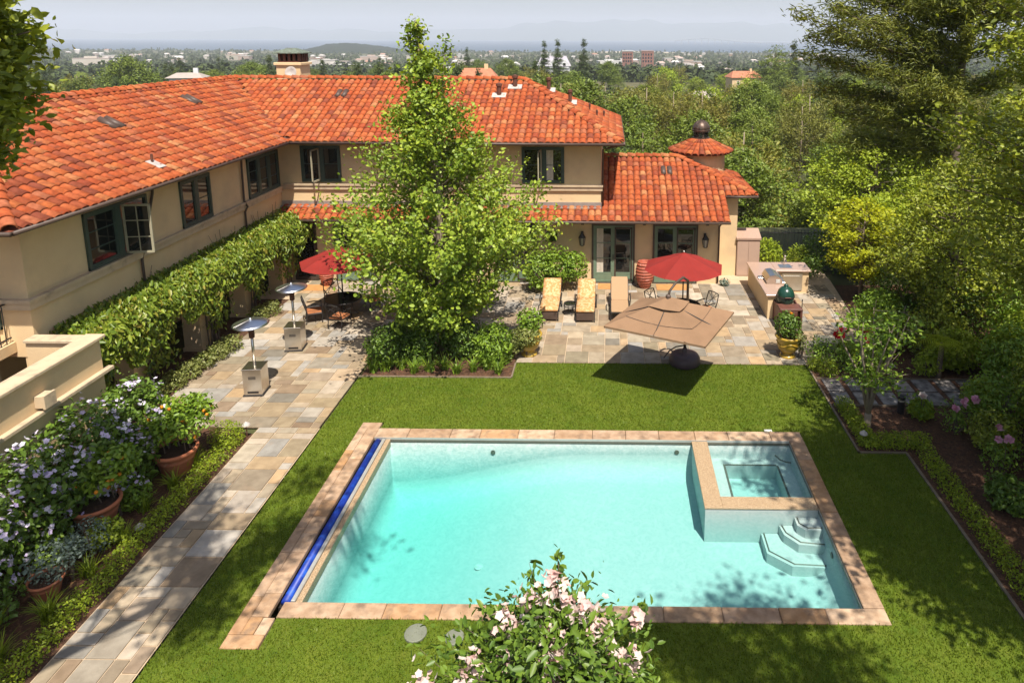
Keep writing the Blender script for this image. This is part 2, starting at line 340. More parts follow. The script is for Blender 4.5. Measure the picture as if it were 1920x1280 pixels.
def leaf_mesh(name, P, size, mat, axis=None, out=None, upb=.6, outb=.5, wid=.5, droop=0., clump=None, spread=1.3, fold=.12, jit=.35, rnd6=False, axj=.45):
    n = len(P); P = np.asarray(P, float)
    N = rng.normal(size=(n,3))*spread
    if out is not None: N = N+unit(out)*outb*2
    N[:,2] += upb*2; N = unit(N)
    A = rng.normal(size=(n,3)) if axis is None else unit(np.asarray(axis, float))+rng.normal(size=(n,3))*axj
    A[:,2] -= droop
    A = unit(A-N*np.sum(A*N,1,keepdims=True)*(.85 if droop == 0 else .4)); S = unit(np.cross(A, N)); N2 = np.cross(S, A)
    L = size*(1+jit*rng.normal(size=(n,1))).clip(.4, 2); W = L*wid*.5
    b0 = P-A*L*.5; m0 = P-A*L*.02
    if rnd6:
        cv_ = N2*L*(rng.random((n,1))*.22-.06)
        V = np.stack([b0, b0+A*L*.30+S*W*.92+N2*L*fold*.8, b0+A*L*.66+S*W*.80+N2*L*fold*.8-cv_*.3, b0+A*L-cv_, b0+A*L*.66-S*W*.80+N2*L*fold*.8-cv_*.3, b0+A*L*.30-S*W*.92+N2*L*fold*.8], 1).reshape(-1,3)
        i = np.arange(n)[:,None]*6
        T = np.concatenate([i+np.array([0,5,4,3]), i+np.array([0,3,2,1])], 1).reshape(-1,4)
        r_ = rng.random(n)
        if clump is not None: r_ = (r_*.6+clump*.4)
        return np_mesh(name, V, T, np.repeat(r_*.98, 2), mat)
    V = np.stack([b0, m0+S*W+N2*L*fold, b0+A*L, m0-S*W+N2*L*fold], 1).reshape(-1,3)
    i = np.arange(n)[:,None]*4
    T = np.concatenate([i+np.array([0,3,2]), i+np.array([0,2,1])], 1).reshape(-1,3)
    r_ = rng.random(n)
    if clump is not None: r_ = (r_*.6+clump*.4)
    return np_mesh(name, V, T, np.repeat(r_*.98, 2), mat)
def flower_mesh(name, P, size, mat, out=None, petals=5):
    n = len(P); N = rng.normal(size=(n,3))*.6; N[:,2] += .7
    if out is not None: N += unit(out)*.9
    N = unit(N); A = unit(np.cross(N, rng.normal(size=(n,3)))); B = np.cross(N, A)
    Vs = []; s_ = (size*(1+.25*rng.normal(size=(n,1)))).clip(size*.5)
    for k in range(petals):
        t = 2*math.pi*k/petals; d = A*math.cos(t)+B*math.sin(t); e = -A*math.sin(t)+B*math.cos(t)
        Vs.append(np.stack([P, P+(d*.6+e*.42+N*.22)*s_, P+(d*1.0+N*.30)*s_, P+(d*.6-e*.42+N*.22)*s_], 1))
    V = np.concatenate(Vs, 1).reshape(-1,3); T = np.arange(n*petals*4).reshape(-1,4)
    return np_mesh(name, V, T, np.repeat(rng.random(n), petals)*.98, mat)
def interp_prof(prof, z): 
    zs = [p[0] for p in prof]; rs = [p[1] for p in prof]; return np.interp(z, zs, rs)

def prof_tree(root, prof, trunk, nbr, per, leaf, lmat, bmat='bark', tr=.12, rise=.35, spray=.3, wid=.55, seed=1, minf=.35, sag=0., sx=1., sy=1., flat=1., upb=.4, dens_z=None, extra=None, local=True, twig=.012, along=.45, rnd6=False):
    """root thing; prof [(z,R)] ascending; trunk polyline points (local)."""
    r_ = np.random.default_rng(seed)
    z0, z1 = prof[0][0], prof[-1][0]
    tk = MB(); tp = np.array(trunk, float); tl = tp[:,2]
    k = len(tp); tk.tube(tp, [tr*(1-.85*i/(k-1)) for i in range(k)], 9)
    zz = np.linspace(z0, z1, 200); w = interp_prof(prof, zz)**1.3+.05
    if dens_z: w = w*np.interp(zz, [d[0] for d in dens_z], [d[1] for d in dens_z])
    zt = r_.choice(zz, nbr, p=w/w.sum()); zt.sort()
    ang = r_.random(nbr)*2*math.pi
    PTS = []; AX = []; OUT = []; CL = []
    def ontrunk(z): return np.array([np.interp(z, tl, tp[:,0]), np.interp(z, tl, tp[:,1]), z])
    for i in range(nbr):
        R = interp_prof(prof, zt[i]); fr = minf+(1-minf)*math.sqrt(r_.random()); rr = R*fr*(1+.12*r_.normal())
        c = ontrunk(min(zt[i], tl[-1]))
        tip = c+np.array([math.cos(ang[i])*rr*sx, math.sin(ang[i])*rr*sy, 0]); tip[2] = zt[i]
        zb = max(tl[0]+.35*(min(z0, tl[-1])-tl[0]) if z0 > tl[0] else tl[0]+.05, zt[i]-rise*rr-.1*r_.random())
        st = ontrunk(min(zb, tl[-1]*.98))
        mid = st*.45+tip*.55+r_.normal(size=3)*.06*rr; mid[2] += sag*rr*.5
        rb = max(twig, tr*.10*min(1, rr/ max(R,.1))*(.5+.5*rr/(max(p[1] for p in prof))))
        tk.tube([st, mid, tip], [rb, rb*.6, rb*.2], 5, cap=False)
        n = max(4, int(per*(.5+.5*fr)*(.6+.8*r_.random())))
        t = 1-(1-along)*(1-r_.random(n)**.7)
        t = np.clip(along+(1-along)*r_.random(n)**.75+.06*r_.normal(size=n), 0, 1.12)
        p = (st[None]*(1-t[:,None])**2+2*mid[None]*(t*(1-t))[:,None]+tip[None]*(t**2)[:,None])
        sp = spray*(.5+.7*t[:,None]); p = p+r_.normal(size=(n,3))*sp*np.array([1,1,flat])
        PTS.append(p); d = tip-st; AX.append(np.repeat(d[None], n, 0)); OUT.append(p-np.array([c[0], c[1], zt[i]-.6*R])); CL.append(np.full(n, r_.random()))
    if extra is not None:
        for (st, tip, n, sp) in extra:
            st = np.array(st, float); tip = np.array(tip, float); tk.tube([st, (st+tip)/2+np.array([0,0,.05]), tip], [tr*.13, tr*.09, tr*.03], 5)
            t = r_.random(n)**.6; p = st*(1-t[:,None])+tip*t[:,None]+r_.normal(size=(n,3))*sp
            PTS.append(p); AX.append(np.repeat((tip-st)[None], n, 0)); OUT.append(p-st); CL.append(np.full(n, r_.random()))
    P = np.concatenate(PTS)
    link('trunk', tk.mesh('trunk'), bmat, root, smooth=True, local=local)
    me = leaf_mesh('crown', P, leaf, lmat, axis=np.concatenate(AX), out=np.concatenate(OUT), clump=np.concatenate(CL), wid=wid, upb=upb, rnd6=rnd6)
    link('crown', me, None, root, local=local)
    return P
def blob_points(n, c, rad, shell=.45, r_=None):
    r_ = r_ or rng
    d = unit(r_.normal(size=(n,3))); rr = (1-shell*r_.random((n,1))**1.5)
    return np.array(c)+d*rr*np.array(rad), d
def shrub(name, label, cat, blobs, n, leaf, mat, group=None, stems=5, wid=.55, upb=.5, noise_amp=.18, loc=None, ground=.02, droop=0., shell=.5):
    """blobs: list of (cx,cy,cz,rx,ry,rz) world"""
    bl = np.array(blobs, float); loc = loc or (float(bl[:,0].mean()), float(bl[:,1].mean()), 0.)
    root = thing(name, label, cat, loc, 0, group)
    vol = (bl[:,3]*bl[:,4]+bl[:,4]*bl[:,5]+bl[:,3]*bl[:,5]); vol /= vol.sum()
    PT, DD, CL = [], [], []
    for b_, f_ in zip(bl, vol):
        k = max(10, int(n*f_)); p, d = blob_points(k, b_[:3], b_[3:], shell)
        ph = rng.random(6)*6
        lump = np.sin(d[:,0]*5+ph[0])*np.sin(d[:,1]*6+ph[1])*np.sin(d[:,2]*5+ph[2])
        p = b_[:3]+(p-b_[:3])*(1+noise_amp*lump[:,None]+.05*rng.normal(size=(k,1)))
        PT.append(p); DD.append(d); CL.append(lump*.5+.5)
    P = np.concatenate(PT); D = np.concatenate(DD); Cl = np.concatenate(CL)
    ok = P[:,2] > ground; P, D, Cl = P[ok], D[ok], Cl[ok]
    st = MB()
    for k in range(stems):
        b_ = bl[rng.integers(len(bl))]; q = rng.normal(size=3)*.35*b_[3:]; tp = b_[:3]+q
        bx = (b_[0]+q[0]*.3, b_[1]+q[1]*.3, 0.)
        if len(bl) > 2: part('stem', MB().tube([bx, ((bx[0]+tp[0])/2+.03, (bx[1]+tp[1])/2, tp[2]*.5), tp], [.022, .016, .006], 5), 'bark', root); continue
        st.tube([bx, ((bx[0]+tp[0])/2+.03, (bx[1]+tp[1])/2, tp[2]*.5), tp], [.022, .016, .006], 5)
    if len(bl) <= 2: part('stem', st, 'bark', root)
    link('foliage', leaf_mesh('foliage', P, leaf, mat, out=D, outb=.7, upb=upb, clump=Cl, wid=wid, droop=droop, rnd6=leaf > .08 and n > 800), None, root)
    return root, P, D

# ------------------------------------------------------------------ terrain, bay, far hills
def T(x, y):
    x = np.asarray(x, float); y = np.asarray(y, float)
    t = np.maximum(0, y-37); z = -46*(1-np.exp(-t/600.))-6*np.clip((y-36)/14, 0, 1)*np.exp(-t/160.)
    z = z+9*np.exp(-((x+27)**2+(y-330)**2)/90.**2)
    z = z-np.maximum(0, -x-30)*.02*np.clip((400-y)/200, 0, 1)
    z = z+3.5*np.sin(x*.021+1.)*np.sin(y*.017)*np.clip((y-60)/120, 0, 1)*np.clip((1500-y)/700, 0, 1)
    z = z+np.clip((x-14)/10, 0, 1)*1.2*np.clip((38-y)/6, 0, 1)
    return z-.06
xs = np.unique(np.concatenate([np.linspace(-9000,-1500,12), np.linspace(-1500,-200,27), np.linspace(-200,-30,18), np.linspace(-30,-6.4,14), [-6.3,-5.97,4.62,4.9], np.linspace(5.5,30,14), np.linspace(30,200,18), np.linspace(200,1500,27), np.linspace(1500,9000,12)]))
ys = np.unique(np.concatenate([np.linspace(-400,-20,10), np.linspace(-20,9.6,8), [10.34,10.6,15.84,16.1], np.linspace(16.8,60,30), np.linspace(60,300,30), np.linspace(300,2600,40), [2650,2750,2900]]))
XX, YY = np.meshgrid(xs, ys); ZZ = T(XX, YY)
ZZ = np.where(YY > 2600, -60, ZZ)
ZZ = np.where((XX > -6.1)&(XX < 4.8)&(YY > 10.5)&(YY < 16.0), -2.5, ZZ)
V = np.stack([XX,YY,ZZ],-1).reshape(-1,3); nx = len(xs)
ii, jj = np.meshgrid(np.arange(len(ys)-1), np.arange(nx-1), indexing='ij'); q = (ii*nx+jj).ravel()
struct(link('ground', np_mesh('ground', V, np.stack([q,q+1,q+nx+1,q+nx],1), None, 'ground'), smooth=False))
WZ = -49.0
struct(part('bay_water', MB().add([(-16000,2300,WZ),(16000,2300,WZ),(16000,15000,WZ),(-16000,15000,WZ)], [(0,1,2,3)]), 'bay_water'))
# far hills across the bay
hx = np.linspace(-14000,14000,160)
hh = 250+110*np.sin(hx*.00031+.6)+50*np.sin(hx*.0011+2)+22*np.sin(hx*.0037)+10*np.sin(hx*.011)
hv = []; 
for a_, yy, fz in ((0,11500,0),(1,12100,.55),(2,12700,1.),(3,14200,.2)):
    hv.append(np.stack([hx, np.full_like(hx, yy)+200*np.sin(hx*.0021), WZ-2+hh*fz*(1+.06*np.sin(hx*.008+a_))], -1))
hv = np.concatenate(hv); n_ = len(hx)
fc = np.array([[a*n_+i, a*n_+i+1, (a+1)*n_+i+1, (a+1)*n_+i] for a in range(3) for i in range(n_-1)])
struct(link('far_hills', np_mesh('far_hills', hv, fc, None, 'hill'), smooth=True))
# sandy spit by the bridge
sp = MB(); sp.add([(90+120*math.cos(t)*2.2, 2560+60*math.sin(t), WZ+2.2) for t in np.linspace(0,2*math.pi,24,endpoint=False)]+[(90,2560,WZ+9)], [(i,(i+1)%24,24) for i in range(24)])
struct(part('sand_spit', sp, 'sand'))
# wooded hill on the shore
u = np.linspace(-1,1,46); v = np.linspace(-1,1,14); UU, VV = np.meshgrid(u, v)
rr = np.random.default_rng(3)
prof = np.interp(UU, [-1,-.72,-.45,-.15,.15,.45,.7,1], [0,.55,.95,1,.86,.62,.32,0])
Z = WZ-1+36*prof*np.clip(1-VV**2, 0, 1)**.6+rr.normal(size=UU.shape)*1.1
V = np.stack([-835+UU*215, 2320+VV*130, Z], -1).reshape(-1,3); nx = len(u)
ii, jj = np.meshgrid(np.arange(len(v)-1), np.arange(nx-1), indexing='ij'); q = (ii*nx+jj).ravel()
struct(link('wooded_hill', np_mesh('wooded_hill', V, np.stack([q,q+1,q+nx+1,q+nx],1), None, 'island_wood')))
# long bridge
br = thing('causeway_bridge', 'long low bridge crossing the hazy bay on many piers', 'bridge', (900, 6000, WZ))
def bz(x): return WZ+16+34*math.exp(-((x-820)/260.)**2)
bx_ = np.linspace(560, 1750, 41)
part('deck', MB().tube([(x,6000+(x-560)*.25,bz(x)) for x in bx_], 4.0, 6), 'bridge', br)
for x in bx_[::2]:
    y_ = 6000+(x-560)*.25; part('pier', MB().box(x-3,x+3,y_-4,y_+4,WZ-1,bz(x)-1), 'bridge', br)

# ------------------------------------------------------------------ garden ground: lawn, beds, paths
def poly(name, pts, z, mat): return part(name, MB().add([(x,y,z) for x,y in pts], [tuple(range(len(pts)))]), mat)
lawn_polys = [[(-7.43,8.0),(-6.43,8.0),(-6.43,19.0),(-7.43,19.0)], [(-6.43,16.5),(4.95,16.5),(4.95,18.95),(-6.43,18.95)], [(-2.88,18.95),(4.95,18.95),(4.95,19.93),(-2.88,19.93)],
              [(-5.88,16.2),(4.95,16.2),(4.95,16.5),(-5.88,16.5)], [(-5.77,7.0),(4.95,7.0),(4.95,10.31),(-5.77,10.31)], [(-6.43,7.0),(-5.77,7.0),(-5.77,9.68),(-6.43,9.68)],
              [(4.95,7.0),(6.15,7.0),(6.15,19.93),(4.95,19.93)], [(6.15,7.0),(7.3,7.0),(7.3,15.33),(6.15,15.33)]]
lm = MB()
for pl in lawn_polys: lm.add([(x,y,-.004) for x,y in pl], [(0,1,2,3)])
lawn = struct(part('lawn', lm, 'lawn'))
# grass blades
pts = []
for pl in lawn_polys:
    x0,y0 = pl[0]; x1,y1 = pl[2]; n = int(1000*(x1-x0)*(y1-y0)); pts.append(np.stack([rng.uniform(x0,x1,n), rng.uniform(y0,y1,n)],1))
p = np.concatenate(pts); n = len(p); a = rng.random(n)*6.283; h = rng.uniform(.03,.065,n); w = .012; ln = rng.normal(size=(n,2))*.018
b0 = np.concatenate([p,np.full((n,1),-.006)],1); d = np.stack([np.cos(a),np.sin(a),np.zeros(n)],1)*w
tip = b0.copy(); tip[:,:2] += ln; tip[:,2] += h
V = np.stack([b0-d,b0+d,tip],1).reshape(-1,3)
cl = np.clip(.5+.3*np.sin(p[:,0]*1.3+np.sin(p[:,1]*.9))*np.sin(p[:,1]*1.1+1)+.25*np.sin(p[:,0]*4.1+2*np.sin(p[:,1]*2.3))*np.sin(p[:,1]*5.3+p[:,0])+.12*np.sign(np.sin(p[:,0]*math.pi/.55)), 0, 1)
stuff(link('grass', np_mesh('grass', V, np.arange(n*3).reshape(-1,3), (rng.random(n)*.55+cl*.42), 'grass_blade')))
o = bpy.data.objects['grass']; o['label'] = 'short mown grass of the lawn around the pool'; o['category'] = 'grass'
# planting beds (mulch)
for nm, pts in (('planting_bed', [(-13.2,7.0),(-9.05,7.0),(-9.05,15.9),(-10.2,16.2),(-13.2,16.2)]), ('planting_bed', [(-7.4,18.95),(-2.9,18.95),(-2.9,21.1),(-7.4,21.1)]),
                ('planting_bed', [(7.36,7.0),(30,7.0),(30,17.45),(6.2,17.45),(6.2,15.4),(7.36,15.4)]), ('planting_bed', [(6.2,19.1),(30,19.1),(30,27),(9.3,27),(8.6,20.5),(6.2,19.95)]), ('planting_bed', [(-13.6,16.2),(-12.3,16.2),(-12.3,25.),(-13.6,25.)])):
    struct(poly(nm, pts, .012, 'mulch'))
struct(poly('gravel_strip', [(6.2,17.45),(30,17.45),(30,19.1),(6.2,19.1)], .008, 'mulch'))
eg = MB()
for (x0,y0,x1,y1) in ((6.15,15.33,6.2,19.9),(6.15,15.33,7.34,15.38),(7.30,7.0,7.36,15.33),(-7.46,18.94,-2.88,18.99),(-2.9,18.99,-2.85,19.9)): eg.box(x0,x1,y0,y1,-.05,.035)
struct(part('lawn_edging', eg, 'timber_edge'))

# ------------------------------------------------------------------ flagstone patio and path
FLAGS = []
def ashlar(x0, x1, y0, y1, g=.25, skip=None, seed=1):
    r_ = np.random.default_rng(seed); nx_ = int(round((x1-x0)/g)); ny_ = int(round((y1-y0)/g)); gx = (x1-x0)/nx_; gy = (y1-y0)/ny_
    occ = np.zeros((nx_,ny_), bool)
    opts = [(3,2),(2,2),(2,1),(3,3),(2,3),(4,2),(1,2),(3,2),(2,2),(1,1)]
    for j in range(ny_):
        for i in range(nx_):
            if occ[i,j]: continue
            for k in r_.permutation(len(opts)).tolist()+[9]:
                w_, h_ = opts[k]
                if i+w_ <= nx_ and j+h_ <= ny_ and not occ[i:i+w_, j:j+h_].any() and (k != 9 or w_*h_ > 1 or r_.random() < .12 or True):
                    if (w_,h_) == (1,1) and i+2 <= nx_ and not occ[i:i+2,j].any(): w_ = 2
                    occ[i:i+w_, j:j+h_] = True
                    cx, cy_ = x0+(i+w_/2)*gx, y0+(j+h_/2)*gy
                    if not (skip and skip(cx, cy_)): FLAGS.append((cx, cy_, w_*gx, h_*gy))
                    break
struct(poly('patio', [(-13.6,16.2),(-7.5,16.2),(-7.5,21.1),(-2.85,21.1),(-2.85,19.95),(6.2,19.95),(8.6,20.2),(9.3,27.5),(9.3,29.5),(-13.6,29.5)], .004, 'mortar'))
struct(poly('path', [(-9.05,6.5),(-7.46,6.5),(-7.46,16.2),(-9.05,16.2)], .004, 'mortar'))
ashlar(-9.03,-7.47,7.2,16.2, seed=5)
ashlar(-12.3,-7.47,16.2,27.1, skip=lambda x,y: x > -7.4 and y < 21.1, seed=2)
ashlar(-7.45,-2.9,21.1,27.1, seed=3)
ashlar(-2.88,6.2,19.95,27.0, seed=4)
ashlar(6.2,8.9,20.4,27.0, seed=6, skip=lambda x,y: (x > 8.3+(y-20)*.1) or (x < 8 and y > 26))
patio = bpy.data.objects['patio']; path_o = bpy.data.objects['path']
FLAGS.sort(key=lambda t: t[1]); cache = {}
fl_rest = MB(); rest_r = []
for k, (cx, cy_, w_, h_) in enumerate(FLAGS):
    key = (round(w_,2), round(h_,2))
    if key not in cache:
        hw, hh_ = w_/2-.012, h_/2-.012; cache[key] = MB().box(-hw,hw,-hh_,hh_,-.012,.022,.007).mesh('flagstone'); cache[key].materials.append(MATS['flagstone'])
    if k < 300 or False:
        o = bpy.data.objects.new('flagstone', cache[key]); COL.objects.link(o); o.location = (cx, cy_, .004+random.uniform(-.004,.005))
        o.rotation_euler = (random.uniform(-.004,.004), random.uniform(-.004,.004), 0); o.parent = path_o if cy_ < 16.2 else patio
    else:
        hw, hh_ = w_/2-.012, h_/2-.012; z = .004+random.uniform(-.004,.005)
        nf = len(fl_rest.f); fl_rest.box(cx-hw,cx+hw,cy_-hh_,cy_+hh_,z-.012,z+.022,.007); rest_r += [random.random()]*(len(fl_rest.f)-nf)
if fl_rest.n:
    o = part('flagstone_paving', fl_rest, 'flagstone', patio); stuff(o)
    at = o.data.attributes.new('rnd','FLOAT','FACE'); at.data.foreach_set('value', rest_r)
# stepping stones of the side path
sp_ = struct(part('stepping_path', MB().box(6.22,11.6,17.5,17.53,.0,.06).box(6.22,11.6,19.02,19.05,.0,.06), 'timber_edge'))
for i in range(8):
    for j in range(2):
        x0 = 6.35+i*.66; y0 = 17.58+j*.74; o = part('paver', MB().box(x0,x0+.5,y0,y0+.68,.0,.035,.008), 'slate', sp_)

# ------------------------------------------------------------------ swimming pool
PX0, PX1, PY0, PY1, PD = -5.5, 4.575, 10.66, 15.78, -.85
pool = thing('swimming_pool', 'rectangular turquoise swimming pool with sandstone coping, corner spa and steps', 'swimming pool', ((PX0+PX1)/2, (PY0+PY1)/2, PD))
CR = .5
def fdep(x):
    t = max(0, min(1, (-.5-x)/4.9)); return 1+.95*t*t*(3-2*t)
edge = np.array([0,.04,.10,.18,.28,.40,.5])
gx = np.concatenate([PX0+edge, np.linspace(PX0+.8,PX1-.8,30), (PX1-edge)[::-1]]); gy = np.concatenate([PY0+edge, np.linspace(PY0+.9,PY1-.9,8), (PY1-edge)[::-1]])
V = []; Fc = []; nx_, ny_ = len(gx), len(gy)
for x in gx:
    for y in gy:
        d = min(x-PX0, PX1-x, y-PY0, PY1-y); e = max(0, 1-d/CR); V.append((x, y, PD*fdep(x)+CR*(1-math.sqrt(max(0,1-e*e)))))
Fc = [(i*ny_+j,(i+1)*ny_+j,(i+1)*ny_+j+1,i*ny_+j+1) for i in range(nx_-1) for j in range(ny_-1)]
loop = [i*ny_ for i in range(nx_)]+[(nx_-1)*ny_+j for j in range(1,ny_)]+[i*ny_+ny_-1 for i in range(nx_-2,-1,-1)]+[j for j in range(ny_-2,0,-1)]
n0 = len(V); V += [(V[k][0],V[k][1],-.0331) for k in loop]; Lp = len(loop)
Fc += [(loop[k],n0+k,n0+(k+1)%Lp,loop[(k+1)%Lp]) for k in range(Lp)]
n1_ = len(V); V += [(V[k][0]+(-.02 if V[k][0] <= PX0 else .3 if V[k][0] >= PX1 else 0), V[k][1]+(-.3 if V[k][1] <= PY0 else .3 if V[k][1] >= PY1 else 0), -.033) for k in loop]
Fc += [(n0+k,n1_+k,n1_+(k+1)%Lp,n0+(k+1)%Lp) for k in range(Lp)]
sh = MB().add(V, Fc)
part('basin', sh, 'plaster', pool, smooth=True)
wl = MB()
for (x0,x1,y0,y1) in ((PX0+.001,PX1-.001,PY1-.008,PY1-.001),(PX1-.008,PX1-.001,PY0,PY1)): wl.box(x0,x1,y0,y1,-.10,-.031)
part('waterline_tile', wl, 'waterline_tile', pool)
# coping stones
def cop(x0,x1,y0,y1,n,axis,z=.03,jit=.12):
    L = (x1-x0) if axis == 0 else (y1-y0); cuts = [0]+sorted((i+random.uniform(-jit,jit))*L/n for i in range(1,n))+[L]
    for a_, b_ in zip(cuts[:-1], cuts[1:]):
        zz_ = z+random.uniform(-.003,.003)
        if axis == 0: bb = MB().box(x0+a_+.004,x0+b_-.004,y0,y1,-.06,zz_,.014)
        else: bb = MB().box(x0,x1,y0+a_+.004,y0+b_-.004,-.06,zz_,.014)
        part('coping_stone', bb, 'coping', pool)
cop(-5.92,4.95,15.80,16.2,12,0); cop(-5.78,4.95,10.31,10.64,11,0); cop(4.585,4.95,10.65,15.79,6,1)
cop(-6.22,-5.92,10.32,16.46,12,1,jit=.05); cop(-6.43,-6.225,9.95,16.2,7,1); cop(-6.22,-6.0,9.95,10.31,1,1); cop(-5.99,-5.79,9.95,10.30,1,1); cop(-6.43,-5.79,9.68,9.945,1,0); cop(-6.43,-5.95,16.205,16.46,1,0); 
# cover channel
cv = part('cover_housing', MB().box(-5.915,-5.505,10.66,15.79,-.3,-.12), 'dark_plastic', pool)
roll = MB().tube([(-5.80,10.7,-.07),(-5.80,15.74,-.07)], .085, 12); part('pool_cover', roll, 'cover_blue', pool, smooth=True)
part('cover_rail', MB().box(-5.69,-5.615,10.68,15.76,-.1,.012,.01), 'rail', pool)
part('tile_ledge', MB().box(-5.61,-5.495,10.665,15.785,-.2,-.03,.004), 'pebble', pool)
part('rail_strip', MB().box(-5.9,4.57,15.782,15.798,-.05,.02), 'rail', pool)
# spa
SX, SY = 2.5, 13.66
spa = part('spa_wall', MB().box(2.13,SX,13.31,PY1-.002,PD,-.035).box(SX-.001,PX1-.002,13.31,SY,PD,-.036), 'plaster', pool)
part('wall_cap', MB().box(2.115,SX+.012,13.295,PY1-.004,-.034,.004,.008).box(SX+.012,PX1-.004,13.295,SY+.012,-.0341,.0038,.008), 'pebble', spa)
part('spa_bench', MB().box(SX,2.93,SY,PY1,PD-.3,-.45).box(4.2,PX1,SY,PY1,PD-.3,-.451).box(2.93,4.2,15.46,PY1,PD-.3,-.452), 'plaster', spa)
ts = MB().box(2.88,2.93,SY+.05,15.46,-.448,-.44).box(2.88,4.2,15.46,15.51,-.449,-.4405).box(4.2,4.25,SY+.2,15.46,-.4488,-.441)
ts.tube([(PX1-.35,15.72,-.33),(PX1-.28,15.55,-.33),(PX1-.15,15.45,-.33),(PX1-.03,15.42,-.33)], .02, 5)
part('edge_tile', ts, 'waterline_tile', spa)
# steps
for k, (pl, z) in enumerate((([(4.06,13.3),(4.06,13.06),(4.2,12.92),(PX1-.003,12.92)], -.22), ([(3.74,13.3),(3.78,13.02),(4.02,12.74),(PX1-.003,12.68)], -.42), ([(3.36,13.3),(3.36,12.72),(3.80,12.36),(PX1-.003,12.32)], -.62))):
    pl2 = pl+[(PX1-.003,13.305)]; st = part('step', MB().prism(pl2[::-1], PD, z), 'plaster', pool)
    e = MB(); 
    ins = [(x+.06, y+.06) for x, y in pl]; ins[0] = (pl[0][0]+.06, 13.3); ins[-1] = (PX1-.01, pl[-1][1]+.06)
    e.tube([(x,y,z+.002) for x,y in ins], .018, 4); part('edge_tile', e, 'waterline_tile', st)
for (x,y) in ((-2.55,11.9),(-2.75,12.9)): part('floor_drain', MB().lathe((x,y,PD*fdep(x)+.02), [(.09,0),(.09,.012),(.05,.02)], 14), 'white_plastic', pool)
for (x,y,z,ax) in ((-2.9,PY1-.01,-.35,1),(1.75,PY1-.01,-.3,1),(PX1-.012,12.3,-.3,0)):
    part('inlet', MB().tube([(x,y,z),(x-(.015 if ax == 0 else 0),y-(.015 if ax else 0),z)], .06, 12), 'waterline_tile', pool)
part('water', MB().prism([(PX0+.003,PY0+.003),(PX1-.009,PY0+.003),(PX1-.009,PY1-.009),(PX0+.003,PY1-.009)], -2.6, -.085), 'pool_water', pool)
for i, (x,y,r_) in enumerate(((-3.25,10.02,.19),(-2.57,9.95,.16))):
    tag(part('skimmer_lid', MB().lathe((x,y,-.02), [(r_,0),(r_,.045),(r_*.92,.055),(.02,.056),(.012,.045)], 20), 'lid'), ('larger' if i == 0 else 'smaller')+' round greenish skimmer lid set in the lawn below the pool', 'skimmer lid')
tag(part('thermometer_plate', MB().box(4.05,4.25,16.22,16.30,-.01,.03,.005), 'white_plastic'), 'small white plate on the lawn edge behind the spa', 'plate')

# ------------------------------------------------------------------ house
house = thing('mediterranean_house', 'L shaped two storey stucco villa with orange clay tile roofs', 'house', (-7, 27.1, 0))
ZE, ZR = 5.95, 8.08
W = MB()
W.box(-13.301,-.32,27.1,34.9,0,5.9)                       # main wing
W.box(-20.6,-13.3,14.8,34.901,2.62,5.899)                 # left wing upper floor
W.box(-20.6,-15.3,15.9,34.9,0,2.621)                      # left wing ground floor, set back behind the arcade
W.box(-.321,4.5,27.101,32.6,0,3.02); W.box(4.499,5.42,28.1,32.4,0,3.6)
W.box(-.322,5.419,28.6,32.2,3.0,3.9)
house_wall = part('wall', W, 'stucco', house)
cor = MB()
def cornice(x0,x1,y0,y1,z0=3.90,z1=4.14): cor.box(x0,x1,y0,y1,z0,z1-.09); cor.box(x0-.03 if False else x0,x1,y0,y1,z1-.088,z1)
cor.box(-13.30,-13.21,14.801,27.01,3.80,3.97).box(-13.30,-13.17,14.801,26.97,3.972,4.05)
cor.box(-20.6,-13.212,14.71,14.80,3.801,3.971).box(-20.6,-13.172,14.67,14.80,3.973,4.051)
cor.box(-13.2,-.26,27.02,27.1,3.90,4.06).box(-13.16,-.24,26.98,27.1,4.062,4.14)
part('cornice', cor, 'stucco_cap', house)
part('flashing', MB().box(-13.29,-.3,26.9,27.098,3.19,3.235).box(-13.29,-.3,27.05,27.097,3.24,3.42), 'flashing', house)
# ---- roof tiles
TW, TE, TL = .27, .335, .43
def tile_verts(w=.128, h=.074, L=TL, seg=6, tap=.86, drop=.03):
    v = []; f = []
    for y, s_, z in ((0,1.,drop),(L,tap,0.)):
        for k in range(seg+1):
            t = math.pi*k/seg; v.append((-math.cos(t)*w*s_, y, z+math.sin(t)*h*s_))
    for k in range(seg+1):
        t = math.pi*k/seg; v.append((-math.cos(t)*w*.86, 0.001, drop-.012+math.sin(t)*h*.80))
    n = seg+1
    for k in range(seg): f += [(k,k+n,k+n+1,k+1), (k,k+1,2*n+k+1,2*n+k)]
    return np.array(v), f
TV, TF = tile_verts()
tile_me = MB().add(TV, [q[::-1] for q in TF]).mesh('tile'); tile_me.materials.append(MATS['tile']); tile_me.polygons.foreach_set('use_smooth', [True]*len(tile_me.polygons))
TFA = np.array([q[::-1] for q in TF])
RV, RF = tile_verts(w=.15, h=.13, L=.44, tap=.88, drop=.045)
ridge_me = MB().add(RV, [q[::-1] for q in RF]).mesh('ridge_tile'); ridge_me.materials.append(MATS['tile']); ridge_me.polygons.foreach_set('use_smooth', [True]*len(ridge_me.polygons))
TILES = []
def inpoly(x, y, pl):
    c = False; n = len(pl)
    for i in range(n):
        x0,y0 = pl[i]; x1,y1 = pl[(i+1)%n]
        if (y0 > y) != (y1 > y) and x < (x1-x0)*(y-y0)/(y1-y0)+x0: c = not c
    return c
